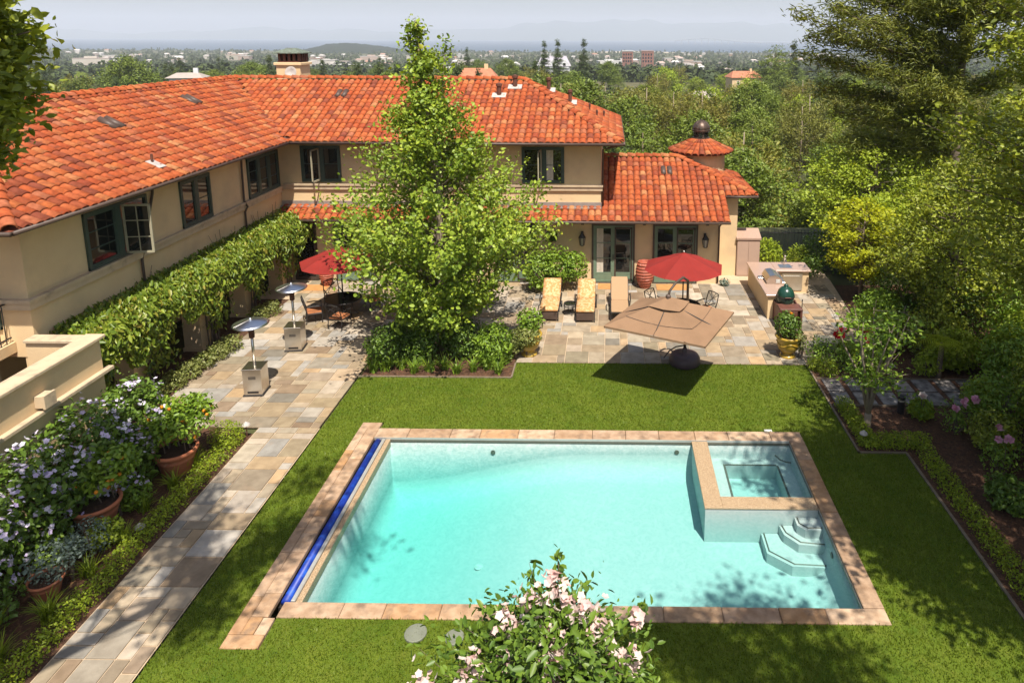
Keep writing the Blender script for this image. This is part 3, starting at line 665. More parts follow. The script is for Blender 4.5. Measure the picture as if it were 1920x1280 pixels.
def roof_face(pts, tiles=True, name='roof_slope', a_dir=None, thick=.10):
    P3 = [Vector(p) for p in pts]; n = Vector((0,0,0))
    for i in range(len(P3)): n += P3[i].cross(P3[(i+1)%len(P3)])
    n.normalize()
    if n.z < 0: n = -n
    a = (P3[1]-P3[0]).normalized(); u_ = n.cross(a); O = P3[0]
    top = [tuple(p) for p in P3]; bot = [tuple(p-Vector((0,0,thick))) for p in P3]; k = len(P3)
    mb = MB().add(top+bot, [tuple(range(k)), tuple(range(2*k-1,k-1,-1))]+[(i,i+k,(i+1)%k+k,(i+1)%k) for i in range(k)])
    deck = part(name, mb, 'roof_deck', house)
    if tiles:
        pl = [((p-O).dot(a), (p-O).dot(u_)) for p in P3]
        s1 = max(q[0] for q in pl); s0 = min(q[0] for q in pl); u1 = max(q[1] for q in pl)
        for j in range(-1, int(u1/TE)+1):
            for i in range(int(s0/TW)-1, int(s1/TW)+1):
                s = (i+.5)*TW; uu = j*TE-.06 if j >= 0 else None
                if uu is None: continue
                if not (inpoly(s, uu+TE*.45+.06, pl)): continue
                pos = O+a*(s+random.uniform(-.008,.008))+u_*(uu+random.uniform(-.014,.014))+n*.012
                rz = random.uniform(-.02,.02)
                M4 = Matrix(((a.x,u_.x,n.x,pos.x),(a.y,u_.y,n.y,pos.y),(a.z,u_.z,n.z,pos.z),(0,0,0,1))) @ Matrix.Rotation(rz,4,'Z')
                TILES.append((M4, deck))
    return deck
def ridge_line(p0, p1, step=.37, lift=.03):
    p0, p1 = Vector(p0), Vector(p1); d = p1-p0; L = d.length; d.normalize(); n = int(L/step)
    a = d.cross(Vector((0,0,1))).normalized(); nn = a.cross(d)
    for i in range(n):
        pos = p0+d*(i*L/n)+nn*lift
        M4 = Matrix(((a.x,d.x,nn.x,pos.x),(a.y,d.y,nn.y,pos.y),(a.z,d.z,nn.z,pos.z),(0,0,0,1))) @ Matrix.Rotation(random.uniform(-.03,.03),4,'Z')
        o = bpy.data.objects.new('ridge_tile', ridge_me); COL.objects.link(o); o.parent = house; o.matrix_parent_inverse = WM(house).inverted(); o.matrix_basis = M4
roof_face([(-12.5,13.7,ZE),(-12.5,26.3,ZE),(-16.9,31,ZR),(-16.9,18.1,ZR)])
roof_face([(-12.5,26.3,ZE),(.5,26.3,ZE),(-3.8,31,ZR),(-16.9,31,ZR)])
roof_face([(.5,26.3,ZE),(.5,35.7,ZE),(-3.8,31,ZR)])
roof_face([(-21.3,13.7,ZE),(-12.5,13.7,ZE),(-16.9,18.1,ZR)])
roof_face([(-21.3,35.7,ZE),(-21.3,13.7,ZE),(-16.9,18.1,ZR),(-16.9,31,ZR)], tiles=False)
roof_face([(.5,35.7,ZE),(-21.3,35.7,ZE),(-16.9,31,ZR),(-3.8,31,ZR)], tiles=False)
SL = .475; ZL = 2.84
def lz(y): return ZL+SL*(y-26.3)
roof_face([(-13.25,26.3,ZL),(-.3,26.3,ZL),(-.3,27.08,lz(27.08)),(-13.25,27.08,lz(27.08))], name='awning_roof')
roof_face([(-.3,26.3,ZL),(4.81,26.3,ZL),(4.81,27.8,lz(27.8)),(6.1,27.8,lz(27.8)),(3.05,30.3,lz(30.3)),(-.3,30.3,lz(30.3))], name='wing_roof_slope')
roof_face([(6.1,27.8,lz(27.8)),(6.1,32.8,lz(27.8)),(3.05,30.3,lz(30.3))], name='wing_roof_slope')
roof_face([(6.1,32.8,lz(27.8)),(-.3,32.8,lz(27.8)),(-.3,30.3,lz(30.3)),(3.05,30.3,lz(30.3))], tiles=False, name='wing_roof_slope')
ridge_line((-16.9,18.1,ZR), (-16.9,31,ZR)); ridge_line((-16.9,31,ZR), (-3.8,31,ZR)); ridge_line((.45,26.35,ZE), (-3.8,31,ZR)); ridge_line((-12.55,13.75,ZE), (-16.9,18.1,ZR))
ridge_line((-.3,30.3,lz(30.3)), (3.05,30.3,lz(30.3))); ridge_line((6.05,27.85,lz(27.8)), (3.05,30.3,lz(30.3)))
part('valley_flashing', MB().tube([(-12.5,26.3,ZE+.03),(-16.9,31,ZR+.03)], .05, 5), 'gutter', house)
# turret
tur = part('turret', MB().lathe((4.25,31.6,2.6), [(1.12,0),(1.12,2.2)], 32), 'stucco', house, smooth=False)
part('turret_deck', MB().lathe((4.25,31.6,4.80), [(1.42,0),(1.42,.04),(.42,.56),(.42,.5)], 32), 'roof_deck', tur)
for j in range(4):
    nseg = 30; r0_ = 1.46-j*.27; z0_ = 4.83+j*.135
    for i in range(nseg):
        t = 2*math.pi*(i+.5*(j%2)*0)/nseg+.02; er = Vector((math.cos(t),math.sin(t),0)); u_ = (Vector((-er.x*1.0,-er.y*1.0,.5))).normalized(); a = Vector((-er.y,er.x,0)); n = a.cross(u_)
        if n.z < 0: a = -a; n = a.cross(u_)
        pos = Vector((4.25,31.6,z0_))+er*r0_+n*.01; sx_ = (2*math.pi*(r0_-.1)/nseg)/.275
        M4 = Matrix(((a.x,u_.x,n.x,pos.x),(a.y,u_.y,n.y,pos.y),(a.z,u_.z,n.z,pos.z),(0,0,0,1))) @ Matrix.Diagonal((sx_,.82,max(.7,sx_),1))
        TILES.append((M4, None))
lan = part('cupola', MB().lathe((4.25,31.6,5.26), [(.56,-.02),(.46,.07),(.42,.10),(.42,.14)], 20), 'lead', tur)
part('lantern_ring', MB().lathe((4.25,31.6,5.40), [(.40,0),(.40,.06),(.33,.07),(.33,.33),(.41,.34),(.43,.42),(.40,.44)], 20), 'copper', tur)
cg = MB()
for i in range(8): t = i*math.pi/4+.2; cg.obox((4.25+.345*math.cos(t+.39),31.6+.345*math.sin(t+.39),5.60), (-math.sin(t+.39),math.cos(t+.39),0), (math.cos(t+.39),math.sin(t+.39),0), (0,0,1), .085,.012,.10)
part('cupola_pane', cg, 'glass', tur)
dm = MB().lathe((4.25,31.6,5.83), [(.40*math.cos(t),.42*math.sin(t)) for t in np.linspace(0,1.5,9)]+[(.03,.45),(.012,.50)], 20)
for i in range(10):
    t = i*math.pi/5; dm.tube([(4.25+.405*math.cos(q_)*math.cos(t),31.6+.405*math.cos(q_)*math.sin(t),5.83+.425*math.sin(q_)) for q_ in np.linspace(0,1.5,7)], .014, 4)
part('dome', dm, 'copper', tur, smooth=True)
# split tiles: the nearest in view one by one, the rest joined
cpos = Vector((0,0,10))
def seen(M4):
    p = M4.translation-cpos; w_ = p.dot(_f); x = 1130+F*p.dot(_r)/w_
    return x > -5 and M4[0][2]*-p.x+M4[1][2]*-p.y+M4[2][2]*-p.z > 0
order = sorted(range(len(TILES)), key=lambda k: ((TILES[k][0].translation-cpos).length+(0 if (TILES[k][1] is not None and seen(TILES[k][0])) else 1000)))
single = set(order[:300]); rv = []; rf = []; rr_ = []; nv = 0
hw_inv = WM(house).inverted()
for k, (M4, deck) in enumerate(TILES):
    if k in single:
        o = bpy.data.objects.new('tile', tile_me); COL.objects.link(o); o.parent = deck; o.matrix_parent_inverse = WM(deck).inverted(); o.matrix_basis = M4
    else:
        A = np.array(M4); rv.append(TV@A[:3,:3].T+A[:3,3]); rf.append(TFA+nv); nv += len(TV); rr_ += [random.random()]*len(TFA)
me = np_mesh('roof_tiles', np.concatenate(rv), np.concatenate(rf), np.array(rr_), 'tile')
stuff(link('roof_tiles', me, None, house, smooth=True))
# dark replacement tiles / roof vents flush with the slopes
def on_left(y, d): return (-12.5-d*4.4, y, ZE+d*(ZR-ZE))
for (y, d) in ((20.6,.62),(25.6,.74)):
    x,_,z = on_left(y,d); a_ = Vector((-4.4,0,2.13)).normalized()
    v = MB()
    for k in range(2): v.tube([tuple(Vector((x,y+k*.27,z+.06))-a_*.3), tuple(Vector((x,y+k*.27,z+.075))+a_*.3)], .12, 8)
    part('roof_vent', v, 'gutter', house, smooth=True)
for k, (x,y,z) in enumerate(((-11.7,29.6,0),(2.35,29.2,1))):
    zz_ = (ZE+(y-26.3)*(ZR-ZE)/4.7) if z == 0 else lz(y); v = MB()
    for q_ in range(2): v.tube([(x+q_*.27,y-.2,zz_-.02),(x+q_*.27,y+.25,zz_+.2)], .12, 8)
    part('roof_vent', v, 'gutter', house, smooth=True)
# pipes through the roof
def zmain(y): return ZE+(y-26.3)*(ZR-ZE)/4.7
def zhip(x): return ZE+(.5-x)*(ZR-ZE)/4.3
for (x,y,z,h_,r_) in ((-4.75,29.6,zmain(29.6),.55,.10),(-4.15,30.3,zmain(30.3),.55,.10),(-2.75,31.2,zhip(-2.75),.6,.085),(-1.75,30.6,zhip(-1.75),.6,.08),(-.9,31.3,zhip(-.9),.35,.035),(-.55,30.5,zhip(-.55),.3,.035),(-.25,31.6,zhip(-.25),.3,.035)):
    pp = part('vent_pipe', MB().lathe((x,y,z-.1), [(r_,0),(r_,h_),(r_*1.35,h_+.02),(r_*1.35,h_+.12),(.02,h_+.16)], 12), 'vent_rust', house, smooth=False)
    if r_ > .05: part('pipe_flashing', MB().obox((x,y-.05,z+.06), (1,0,0), (0,.91,.41), (0,-.41,.91), .30,.2,.035), 'lead', pp)
x,_,z = on_left(19.4,.16); pp = part('vent_pipe', MB().lathe((x,19.4,z), [(.035,0),(.035,.35),(.0,.36)], 8), 'vent_rust', house)
part('pipe_flashing', MB().obox((x+.1,19.4,z+.05), (.9,0,-.43), (0,1,0), (.43,0,.9), .22,.16,.02), 'lead', pp)
# chimney
ch = part('chimney', MB().box(-16.0,-14.85,33.1,34.2,6.5,8.62).box(-16.08,-14.77,33.02,34.28,8.62,8.74,.02), 'stucco', house)
cc = MB().box(-15.95,-14.9,33.15,34.15,8.74,8.80)
for i in range(5):
    for x in (0,): cc.box(-15.92+i*.235,-15.80+i*.235,33.18,33.30,8.8,9.16).box(-15.92+i*.235,-15.80+i*.235,34.0,34.12,8.8,9.16)
for j in range(3): cc.box(-15.92,-15.8,33.45+j*.2,33.55+j*.2,8.8,9.16).box(-14.98,-14.86,33.45+j*.2,33.55+j*.2,8.8,9.16)
part('chimney_cage', cc, 'vent_rust', ch); part('flue', MB().box(-15.7,-15.1,33.4,33.9,8.8,9.1), 'iron', ch)
ct = MB(); ct.add([(-16.1,33.0,9.16),(-14.75,33.0,9.16),(-14.75,34.3,9.16),(-16.1,34.3,9.16),(-16.1,33.0,9.20),(-14.75,33.0,9.20),(-14.75,34.3,9.20),(-16.1,34.3,9.20),(-15.6,33.5,9.42),(-15.25,33.5,9.42),(-15.25,33.8,9.42),(-15.6,33.8,9.42)],
    [(3,2,1,0),(0,1,5,4),(1,2,6,5),(2,3,7,6),(3,0,4,7),(4,5,9,8),(5,6,10,9),(6,7,11,10),(7,4,8,11),(8,9,10,11)]); part('chimney_cap', ct, 'verdigris', ch)
ds = MB().lathe((0,0,0), [(.02,0),(.15,.02),(.27,.08),(.28,.075),(.15,.01),(.02,-.01)], 18)
dsh = thing('satellite_dish', 'small pale satellite dish in front of the chimney', 'satellite dish', (-15.2,32.9,8.0)); me = ds.mesh('dish')
o = link('dish', me, 'lead', dsh, smooth=True, local=True); o.matrix_basis = Matrix.Translation((0,0,.28)) @ Matrix.Rotation(math.radians(75),4,'X'); part('mount', MB().tube([(0,.1,-.6),(0,.05,.25)], .025, 6), 'rail', dsh, local=True)
# gutters and downspouts
gt_ = [((-12.42,13.7,ZE-.03),(-12.42,26.22,ZE-.03)), ((-12.42,26.22,ZE-.03),(.56,26.22,ZE-.03)), ((-21.3,13.64,ZE-.03),(-12.42,13.64,ZE-.03)), ((.58,26.22,ZE-.03),(.58,35.7,ZE-.03)), ((-13.2,26.22,ZL-.03),(4.81,26.22,ZL-.03)), ((4.81,27.74,lz(27.8)-.03),(6.16,27.74,lz(27.8)-.03)), ((6.16,27.74,lz(27.8)-.03),(6.16,32.8,lz(27.8)-.03))]
for a_, b_ in gt_: part('gutter', MB().tube([a_,b_], .055, 8), 'gutter', house, smooth=True)
for pts in ([(-12.42,23.6,5.9),(-12.9,23.9,5.72),(-13.2,24.15,5.66),(-13.22,24.15,5.4),(-13.24,24.15,4.1),(-13.13,24.15,3.9),(-13.24,24.15,3.7),(-13.24,24.15,1.8)],
            [(-12.42,18.6,5.9),(-12.9,18.9,5.78),(-13.2,19.3,5.74),(-13.24,19.3,5.5),(-13.24,18.55,3.75),(-13.24,18.55,1.8)],
            [(.5,26.25,5.9),(.1,26.7,5.75),(-.24,27.05,5.6),(-.24,27.05,3.3)], [(4.75,26.25,2.8),(4.55,26.9,2.6),(4.5,27.03,2.45),(4.5,27.03,.05)]):
    part('downspout', MB().tube(pts, .038, 7), 'gutter', house, smooth=True)
# exposed rafter tails under the lower eave
for x in (-11.3,-8.9,-6.5,-4.1,-1.05,1.42,3.95): part('rafter_tail', MB().box(x-.06,x+.06,26.55,27.1,2.62,2.8), 'frame_brown', house)

# ---- windows and doors.  wall frame: O + a*s + z, outward n
def fbox(mb, O, a, n, s0, s1, z0, z1, o0, o1):
    O, a, n = Vector(O), Vector(a), Vector(n); c = O+a*((s0+s1)/2)+n*((o0+o1)/2)+Vector((0,0,(z0+z1)/2))
    return mb.obox(tuple(c), tuple(a), tuple(n), (0,0,1), abs(s1-s0)/2, abs(o1-o0)/2, (z1-z0)/2)
def window(O, a, n, s0, s1, z0, z1, lights, mat='frame_green', rows=3, sill=True, curtain=None, fw_=.075, open_last=False, kick=0., name='window', cols=1, mull=.16):
    fr = MB(); fbox(fr,O,a,n,s0,s1,z0,z0+fw_,-.02,.06); fbox(fr,O,a,n,s0,s1,z1-fw_,z1,-.02,.061)
    fbox(fr,O,a,n,s0,s0+fw_,z0,z1,-.02,.062); fbox(fr,O,a,n,s1-fw_,s1,z0,z1,-.02,.063)
    L = (s1-s0-2*fw_-mull*(lights-1))/lights; xs_ = []
    for k in range(lights):
        p0 = s0+fw_+k*(L+mull); xs_.append((p0,p0+L))
        if k < lights-1: fbox(fr,O,a,n,p0+L,p0+L+mull,z0,z1,-.02,.058)
    w_ = part(name, fr, mat, house)
    for k, (p0,p1) in enumerate(xs_):
        b0 = z0+fw_+kick
        if kick: part('kick_panel', fbox(MB(),O,a,n,p0,p1,z0+fw_,b0,-.01,.035), mat, w_)
        pn = MB(); fbox(pn,O,a,n,p0,p1,b0,z1-fw_,.004,.012); part('pane', pn, 'glass', w_)
        st = MB(); s_ = .05
        if not (open_last and k == lights-1):
            fbox(st,O,a,n,p0,p1,b0,b0+s_,.0,.04); fbox(st,O,a,n,p0,p1,z1-fw_-s_,z1-fw_,.0,.041); fbox(st,O,a,n,p0,p0+s_,b0,z1-fw_,.0,.042); fbox(st,O,a,n,p1-s_,p1,b0,z1-fw_,.0,.043)
            for r_ in range(1,rows):
                zz_ = b0+(z1-fw_-b0)*r_/rows; fbox(st,O,a,n,p0,p1,zz_-.012,zz_+.012,.010,.03)
            for c_ in range(1,cols):
                ss_ = p0+(p1-p0)*c_/cols; fbox(st,O,a,n,ss_-.012,ss_+.012,b0,z1-fw_,.009,.031)
            part('sash', st, mat, w_)
        if curtain and k in curtain:
            cb = MB(); q0 = p0+.06 if curtain[k] > 0 else p1-.06-.3
            for i in range(5): fbox(cb,O,a,n,q0+i*.055,q0+i*.055+.045,b0+.05,z1-fw_-.05,.0125,.0135+.0012*(i%2))
            part('curtain', cb, 'curtain', w_)
    return w_
LO, LA, LN = (-13.3,0,0), (0,1,0), (1,0,0)
w1 = window(LO, LA, LN, 16.65, 19.05, 3.97+.09, 5.55, 2, rows=3, open_last=True, mull=.22)
window(LO, LA, LN, 20.6, 22.2, 4.06, 5.55, 2, rows=2); window(LO, LA, LN, 24.6, 26.95, 4.06, 5.55, 3, rows=3)
# open casement swung out from the near window
cs = MB(); cO = Vector((-13.22,17.98,0)); ca = Vector((.985,.12,0)).normalized(); cn = Vector((ca.y,-ca.x,0))
z0,z1 = 4.12,5.5; Lc = .72
for (s0,s1,a_,b_) in ((0,Lc,z0,z0+.06),(0,Lc,z1-.06,z1),(0,.06,z0,z1),(Lc-.06,Lc,z0,z1)): fbox(cs,cO,ca,cn,s0,s1,a_,b_,-.02,.02+.001*s0)
for r_ in (1,2): fbox(cs,cO,ca,cn,0,Lc,z0+(z1-z0)*r_/3-.013,z0+(z1-z0)*r_/3+.013,-.015,.015)
fbox(cs,cO,ca,cn,Lc/2-.013,Lc/2+.013,z0,z1,-.014,.014)
part('open_sash', cs, 'frame_cream', w1); part('open_pane', fbox(MB(),cO,ca,cn,.05,Lc-.05,z0+.05,z1-.05,-.004,.004), 'glass', w1)
FO, FA, FN = (0,27.1,0), (1,0,0), (0,-1,0)
window(FO, FA, FN, -12.4, -10.8, 4.2, 5.68, 2, rows=2); window(FO, FA, FN, -7.6, -6.0, 4.2, 5.68, 2, rows=2); window(FO, FA, FN, -3.5, -1.8, 4.2, 5.68, 2, rows=2, curtain={1:1})
cs = MB(); cO = Vector((-2.72,27.03,0)); ca = Vector((-.10,-1,0)).normalized(); cn = Vector((1,0,0))
for (s0,s1,a_,b_) in ((0,.6,4.28,4.34),(0,.6,5.54,5.6),(.54,.6,4.28,5.6),(0,.05,4.28,5.6)): fbox(cs,cO,ca,cn,s0,s1,a_,b_,-.02,.02)
part('open_sash', cs, 'frame_cream', house)
cs = MB()
cO = Vector((-11.65,27.03,0))
for (s0,s1,a_,b_) in ((0,.6,4.28,4.34),(0,.6,5.54,5.6),(.54,.6,4.28,5.6),(0,.05,4.28,5.6)): fbox(cs,cO,ca,cn,s0,s1,a_,b_,-.02,.02)
part('open_sash', cs, 'frame_cream', house)
for (s0,s1,cu) in ((-.62,1.0,{0:1}),(1.88,3.57,None),(-4.6,-3.0,None),(-8.4,-6.8,None),(-11.2,-9.6,None)):
    d_ = window(FO, FA, FN, s0, s1, .06, 2.46, 2, mat='door_green', rows=3, kick=.28, name='french_door', curtain=cu, mull=.10)
    out_ = MB(); fbox(out_,FO,FA,FN,s0-.07,s0,.0,2.53,-.01,.07); fbox(out_,FO,FA,FN,s1,s1+.07,.0,2.53,-.01,.071); fbox(out_,FO,FA,FN,s0-.07,s1+.07,2.46,2.54,-.01,.072); fbox(out_,FO,FA,FN,s0-.07,s1+.07,.0,.06,-.01,.10)
    part('door_frame', out_, 'frame_brown', d_)
    sc_ = MB(); m_ = (s0+s1)/2+.05
    for (q0,q1,a_,b_) in ((m_,s1-.03,.12,.20),(m_,s1-.03,2.32,2.40),(m_,m_+.06,.12,2.40),(s1-.09,s1-.03,.12,2.40)): fbox(sc_,FO,FA,FN,q0,q1,a_,b_,.07,.085)
    part('screen_frame', sc_, 'frame_brown', d_); part('handle', fbox(MB(),FO,FA,FN,m_-.07,m_-.04,1.0,1.25,.06,.10), 'iron', d_)
# dark side door in the corner by the arcade
window(FO, FA, FN, -12.97, -12.0, .06, 2.46, 1, mat='frame_brown', rows=1, name='side_door')
window((0,14.8,0), (1,0,0), (0,-1,0), -16.2, -14.0, 3.3, 5.5, 2, rows=3, mat='frame_green', name='window')
# arcade pillars
for (y) in (15.4,17.7,20.8,23.55,26.35): part('pillar', MB().box(-13.62,-13.05,y-.27,y+.27,0,2.62).box(-13.66,-13.01,y-.31,y+.31,0,.12), 'stucco', house)
part('arcade_beam', MB().box(-13.6,-13.06,14.82,27.09,2.35,2.619), 'stucco', house)
# house end terrace: parapet walls with cap and ledge
par = thing('terrace_parapet', 'tan stucco parapet wall with stone cap above the lilac shrub', 'parapet', (-11.9,12,0))
part('wall', MB().box(-12.05,-11.78,6.0,14.78,0,3.12).box(-13.28,-12.05,14.52,14.779,0,3.121), 'stucco', par)
part('cap', MB().box(-12.12,-11.68,6.0,14.85,3.122,3.19,.015).box(-13.28,-12.12,14.46,14.795,3.123,3.189,.015), 'stucco_cap', par)
part('ledge', MB().box(-11.775,-11.64,6.0,14.94,2.29,2.37,.015), 'stucco_cap', par)
for y in (13.0,11.6): part('scupper', MB().box(-11.776,-11.6,y-.14,y+.14,2.45,2.70).box(-11.6,-11.55,y-.15,y+.15,2.43,2.72), 'stucco_cap', par)
part('floor', MB().box(-20,-12.05,6.0,14.52,1.6,1.72), 'mulch', par)
bal = thing('balcony', 'balcony slab with iron scroll railing on the house end', 'balcony', (-14.6,14.0,2.9))
part('slab', MB().box(-17.5,-13.75,13.5,14.79,2.75,3.0), 'stucco', bal)
rl = MB().tube([(-17.5,13.58,3.95),(-13.8,13.58,3.95)], .025, 6).tube([(-17.5,13.58,3.12),(-13.8,13.58,3.12)], .02, 6).tube([(-13.8,13.58,3.95),(-13.8,14.75,3.95)], .025, 6).tube([(-13.8,13.58,3.12),(-13.8,14.75,3.12)], .02, 6).tube([(-13.8,13.58,3.0),(-13.8,13.58,4.05)], .03, 6)
part('rail', rl, 'iron', bal)
for i in range(24): x = -13.95-i*.14; part('baluster', MB().tube([(x,13.58,3.0),(x,13.58,3.95)], .012, 5), 'iron', bal)
for i in range(7): y = 13.72+i*.15; part('baluster', MB().tube([(-13.8,y,3.0),(-13.8,y,3.95)], .012, 5), 'iron', bal)
for i in range(6):
    x = -14.05-i*.28; sc_ = [(x+.10*(1-t/9)*math.cos(t),13.56,3.52+.10*(1-t/9)*math.sin(t)) for t in np.linspace(0,8,22)]
    part('scroll', MB().tube(sc_, .016, 5), 'iron_green', bal)

# ------------------------------------------------------------------ patio furniture
# lanterns
def lantern(x, z, label):
    t = thing('wall_lantern', label, 'lantern', (x,26.9,z), 0, 'wall lanterns')
    part('bracket', MB().box(-.05,.05,.12,.195,-.05,.32).tube([(0,.15,.28),(0,.05,.36),(0,0,.30)], .014, 5), 'iron', t, local=True)
    part('roof', MB().lathe((0,0,.12), [(.16,0),(.13,.03),(.05,.16),(.03,.17),(.02,.21)], 6), 'iron', t, local=True)
    fr = MB().lathe((0,0,-.24), [(.05,0),(.09,.03),(.08,.035)], 6)
    for k in range(6): a_ = k*math.pi/3; fr.tube([(.085*math.cos(a_),.085*math.sin(a_),-.22),(.135*math.cos(a_),.135*math.sin(a_),.13)], .011, 4)
    part('cage', fr, 'iron', t, local=True); part('lamp_glass', MB().lathe((0,0,-.2), [(.075,0),(.12,.32)], 6), 'lamp_glass', t, local=True)
lantern(-1.08,1.88,'black wall lantern left of the patio doors'); lantern(3.93,1.83,'black wall lantern right of the patio doors')
# patio heaters
def heater(loc, rz, label):
    t = thing('patio_heater', label, 'patio heater', loc, rz, 'patio heaters on the flagstones')
    part('cabinet', MB().box(-.25,.25,-.25,.25,.06,.80,.008).box(-.27,.27,-.27,.27,.80,.825,.006), 'steel', t, local=True)
    part('base_plate', MB().box(-.28,.28,-.28,.28,.025,.06,.01), 'dark_plastic', t, local=True)
    for k in range(3): part('vent_slot', MB().box(-.10,.10,-.256,-.251,.52+k*.03,.535+k*.03), 'dark_plastic', t, local=True)
    part('name_plate', MB().box(-.15,.15,-.256,-.251,.10,.16), 'dark_plastic', t, local=True)
    part('pole', MB().tube([(0,0,.82),(0,0,1.75)], .038, 12), 'steel', t, smooth=True, local=True)
    part('burner', MB().lathe((0,0,1.65), [(.05,0),(.075,.02),(.075,.34),(.06,.36),(.03,.40)], 14), 'vent_rust', t, local=True)
    rf = part('reflector', MB().lathe((0,0,2.06), [(.475,0),(.48,.012),(.40,.05),(.24,.09),(.06,.13),(.04,.13),(.24,.075),(.40,.035),(.475,0)], 32, cap=False), 'reflector', t, smooth=True, local=True)
    part('finial', MB().lathe((0,0,2.18), [(.05,0),(.045,.03),(.02,.06),(.005,.075)], 10), 'reflector', rf, local=True)
    part('seam', MB().tube([(0,0,2.195),(-.33,-.33,2.105)], .008, 4), 'rail', rf, local=True)
heater((-10.14,20.78,.012), .12, 'stainless patio heater further back, nearer the dining table'); heater((-10.0,17.98,.012), .10, 'stainless patio heater nearer the camera, beside the citrus pots')
# red market umbrellas
def umbrella_red(loc, rz, label):
    t = thing('patio_umbrella', label, 'umbrella', loc, rz, 'red market umbrellas')
    n = 8; R = 1.42; vz, az = 2.10, 2.62; V = []; Fc = []
    rings = ((.30,az-.10),(.30+.4*(R-.3),az-.10-.36*.42),(.30+.75*(R-.3),az-.10-.36*.82),(R,vz-.0))
    for (r_, z) in rings:
        for k in range(n*4):
            th = 2*math.pi*k/(n*4); q = (k%4)/4; pol = math.cos(math.pi/n)/math.cos(((th+1e-9)%(2*math.pi/n))-math.pi/n)
            V.append((r_*pol*math.cos(th), r_*pol*math.sin(th), z-.045*math.sin(math.pi*q)*(r_/R)))
    m_ = n*4
    for i in range(len(rings)-1): Fc += [(i*m_+k,(i+1)*m_+k,(i+1)*m_+(k+1)%m_,i*m_+(k+1)%m_) for k in range(m_)]
    cn = part('canopy', MB().add(V,Fc), 'umbrella_red', t, local=True)
    part('vent_cap', MB().lathe((0,0,az-.16), [(.36,0),(.345,.02),(.15,.12),(.03,.165)], 8), 'umbrella_red', cn, local=True)
    vl = MB()
    for k in range(n):
        a0,a1 = 2*math.pi*k/n, 2*math.pi*(k+1)/n; p0 = (R*1.0*math.cos(a0),R*math.sin(a0),vz); p1 = (R*math.cos(a1),R*math.sin(a1),vz)
        part('rib', MB().tube([(0,0,az-.14),(p0[0]*.99,p0[1]*.99,vz-.012)], .012, 5), 'frame_brown', t, local=True)
    part('pole', MB().tube([(0,0,.02),(0,0,az)], .024, 10), 'iron', t, smooth=True, local=True)
    part('finial', MB().lathe((0,0,az-.0), [(.02,0),(.035,.03),(.03,.06),(.005,.09)], 10), 'steel', t, smooth=True, local=True)
    part('stand', MB().lathe((0,0,.012), [(.26,0),(.26,.05),(.06,.09),(.04,.3),(.03,.3)], 20), 'iron', t, local=True)
umbrella_red((2.62,22.95,.02), .22, 'red octagonal umbrella over the table near the kitchen counter'); umbrella_red((-9.55,23.35,.02), .1, 'red octagonal umbrella over the table by the vine arcade')
# tables
def table(loc, label):
    t = thing('dining_table', label, 'table', loc, 0, 'round glass patio tables')
    part('tabletop', MB().lathe((0,0,.70), [(.62,0),(.62,.012),(.05,.0121),(.05,0)], 32, cap=False), 'table_glass', t, local=True)
    part('rim', MB().tube([(.63*math.cos(a_),.63*math.sin(a_),.706) for a_ in np.linspace(0,2*math.pi,33)], .018, 6), 'iron', t, smooth=True, local=True)
    for k in range(4):
        a_ = k*math.pi/2+.6; c_,s_ = math.cos(a_),math.sin(a_); part('leg', MB().tube([(.5*c_,.5*s_,.70),(.3*c_,.3*s_,.45),(.33*c_,.33*s_,.2),(.5*c_,.5*s_,.02)], .017, 6), 'iron', t, smooth=True, local=True)
table((2.62,22.95,.02), 'round glass table with iron rim under the right red umbrella'); table((-9.55,23.35,.02), 'round glass table with iron rim under the left red umbrella')
# chairs
def make_chair(loc, rz, label):
    t = thing('patio_chair', label, 'chair', loc, rz, 'iron patio chairs')
    for sx_ in (-1,1):
        x = .27*sx_
        part('leg', MB().tube([(x,-.24,.02),(x,-.25,.25),(x,-.25,.62)], .016, 6), 'iron', t, local=True)
        part('leg', MB().tube([(x,.30,.02),(x,.24,.40)], .016, 6), 'iron', t, local=True)
        part('armrest', MB().tube([(x,-.27,.62),(x,0,.65),(x,.22,.64)], .02, 6), 'iron', t, local=True)
    bk = MB()
    for sx_ in (-1,1): bk.tube([(.26*sx_,.22,.38),(.27*sx_,.30,.65),(.25*sx_,.38,.92)], .018, 6)
    bk.tube([(-.25,.38,.92),(0,.395,.95),(.25,.38,.92)], .018, 6).tube([(-.26,.25,.48),(.26,.25,.48)], .013, 5)
    part('back_frame', bk, 'iron', t, local=True)
    lt = MB()
    for a_, b_ in (((-.25,.50),(.25,.90)),((.25,.50),(-.25,.90)),((-.12,.49),(.12,.92)),((.12,.49),(-.12,.92))): lt.tube([(a_[0],.26,a_[1]),((a_[0]+b_[0])/2,.32,(a_[1]+b_[1])/2),(b_[0],.375,b_[1])], .011, 5)
    part('back_lattice', lt, 'iron', t, local=True)
    part('seat_frame', MB().tube([(-.27,-.25,.38),(.27,-.25,.38),(.27,.25,.38),(-.27,.25,.38),(-.27,-.25,.38)], .015, 5).tube([(-.27,-.02,.14),(.27,-.02,.14)], .012, 5), 'iron', t, local=True)
    part('cushion', MB().box(-.25,.25,-.25,.24,.385,.45,.03), 'brown_cushion', t, local=True)
    return t
tl = (-9.55,23.35); tr_ = (2.62,22.95)
lb = ['iron chair with brown cushion, nearest the camera under the left umbrella', 'iron chair facing left in the shade of the left umbrella', 'iron chair at the back of the left table by the arcade', 'iron chair on the right back side of the left table']
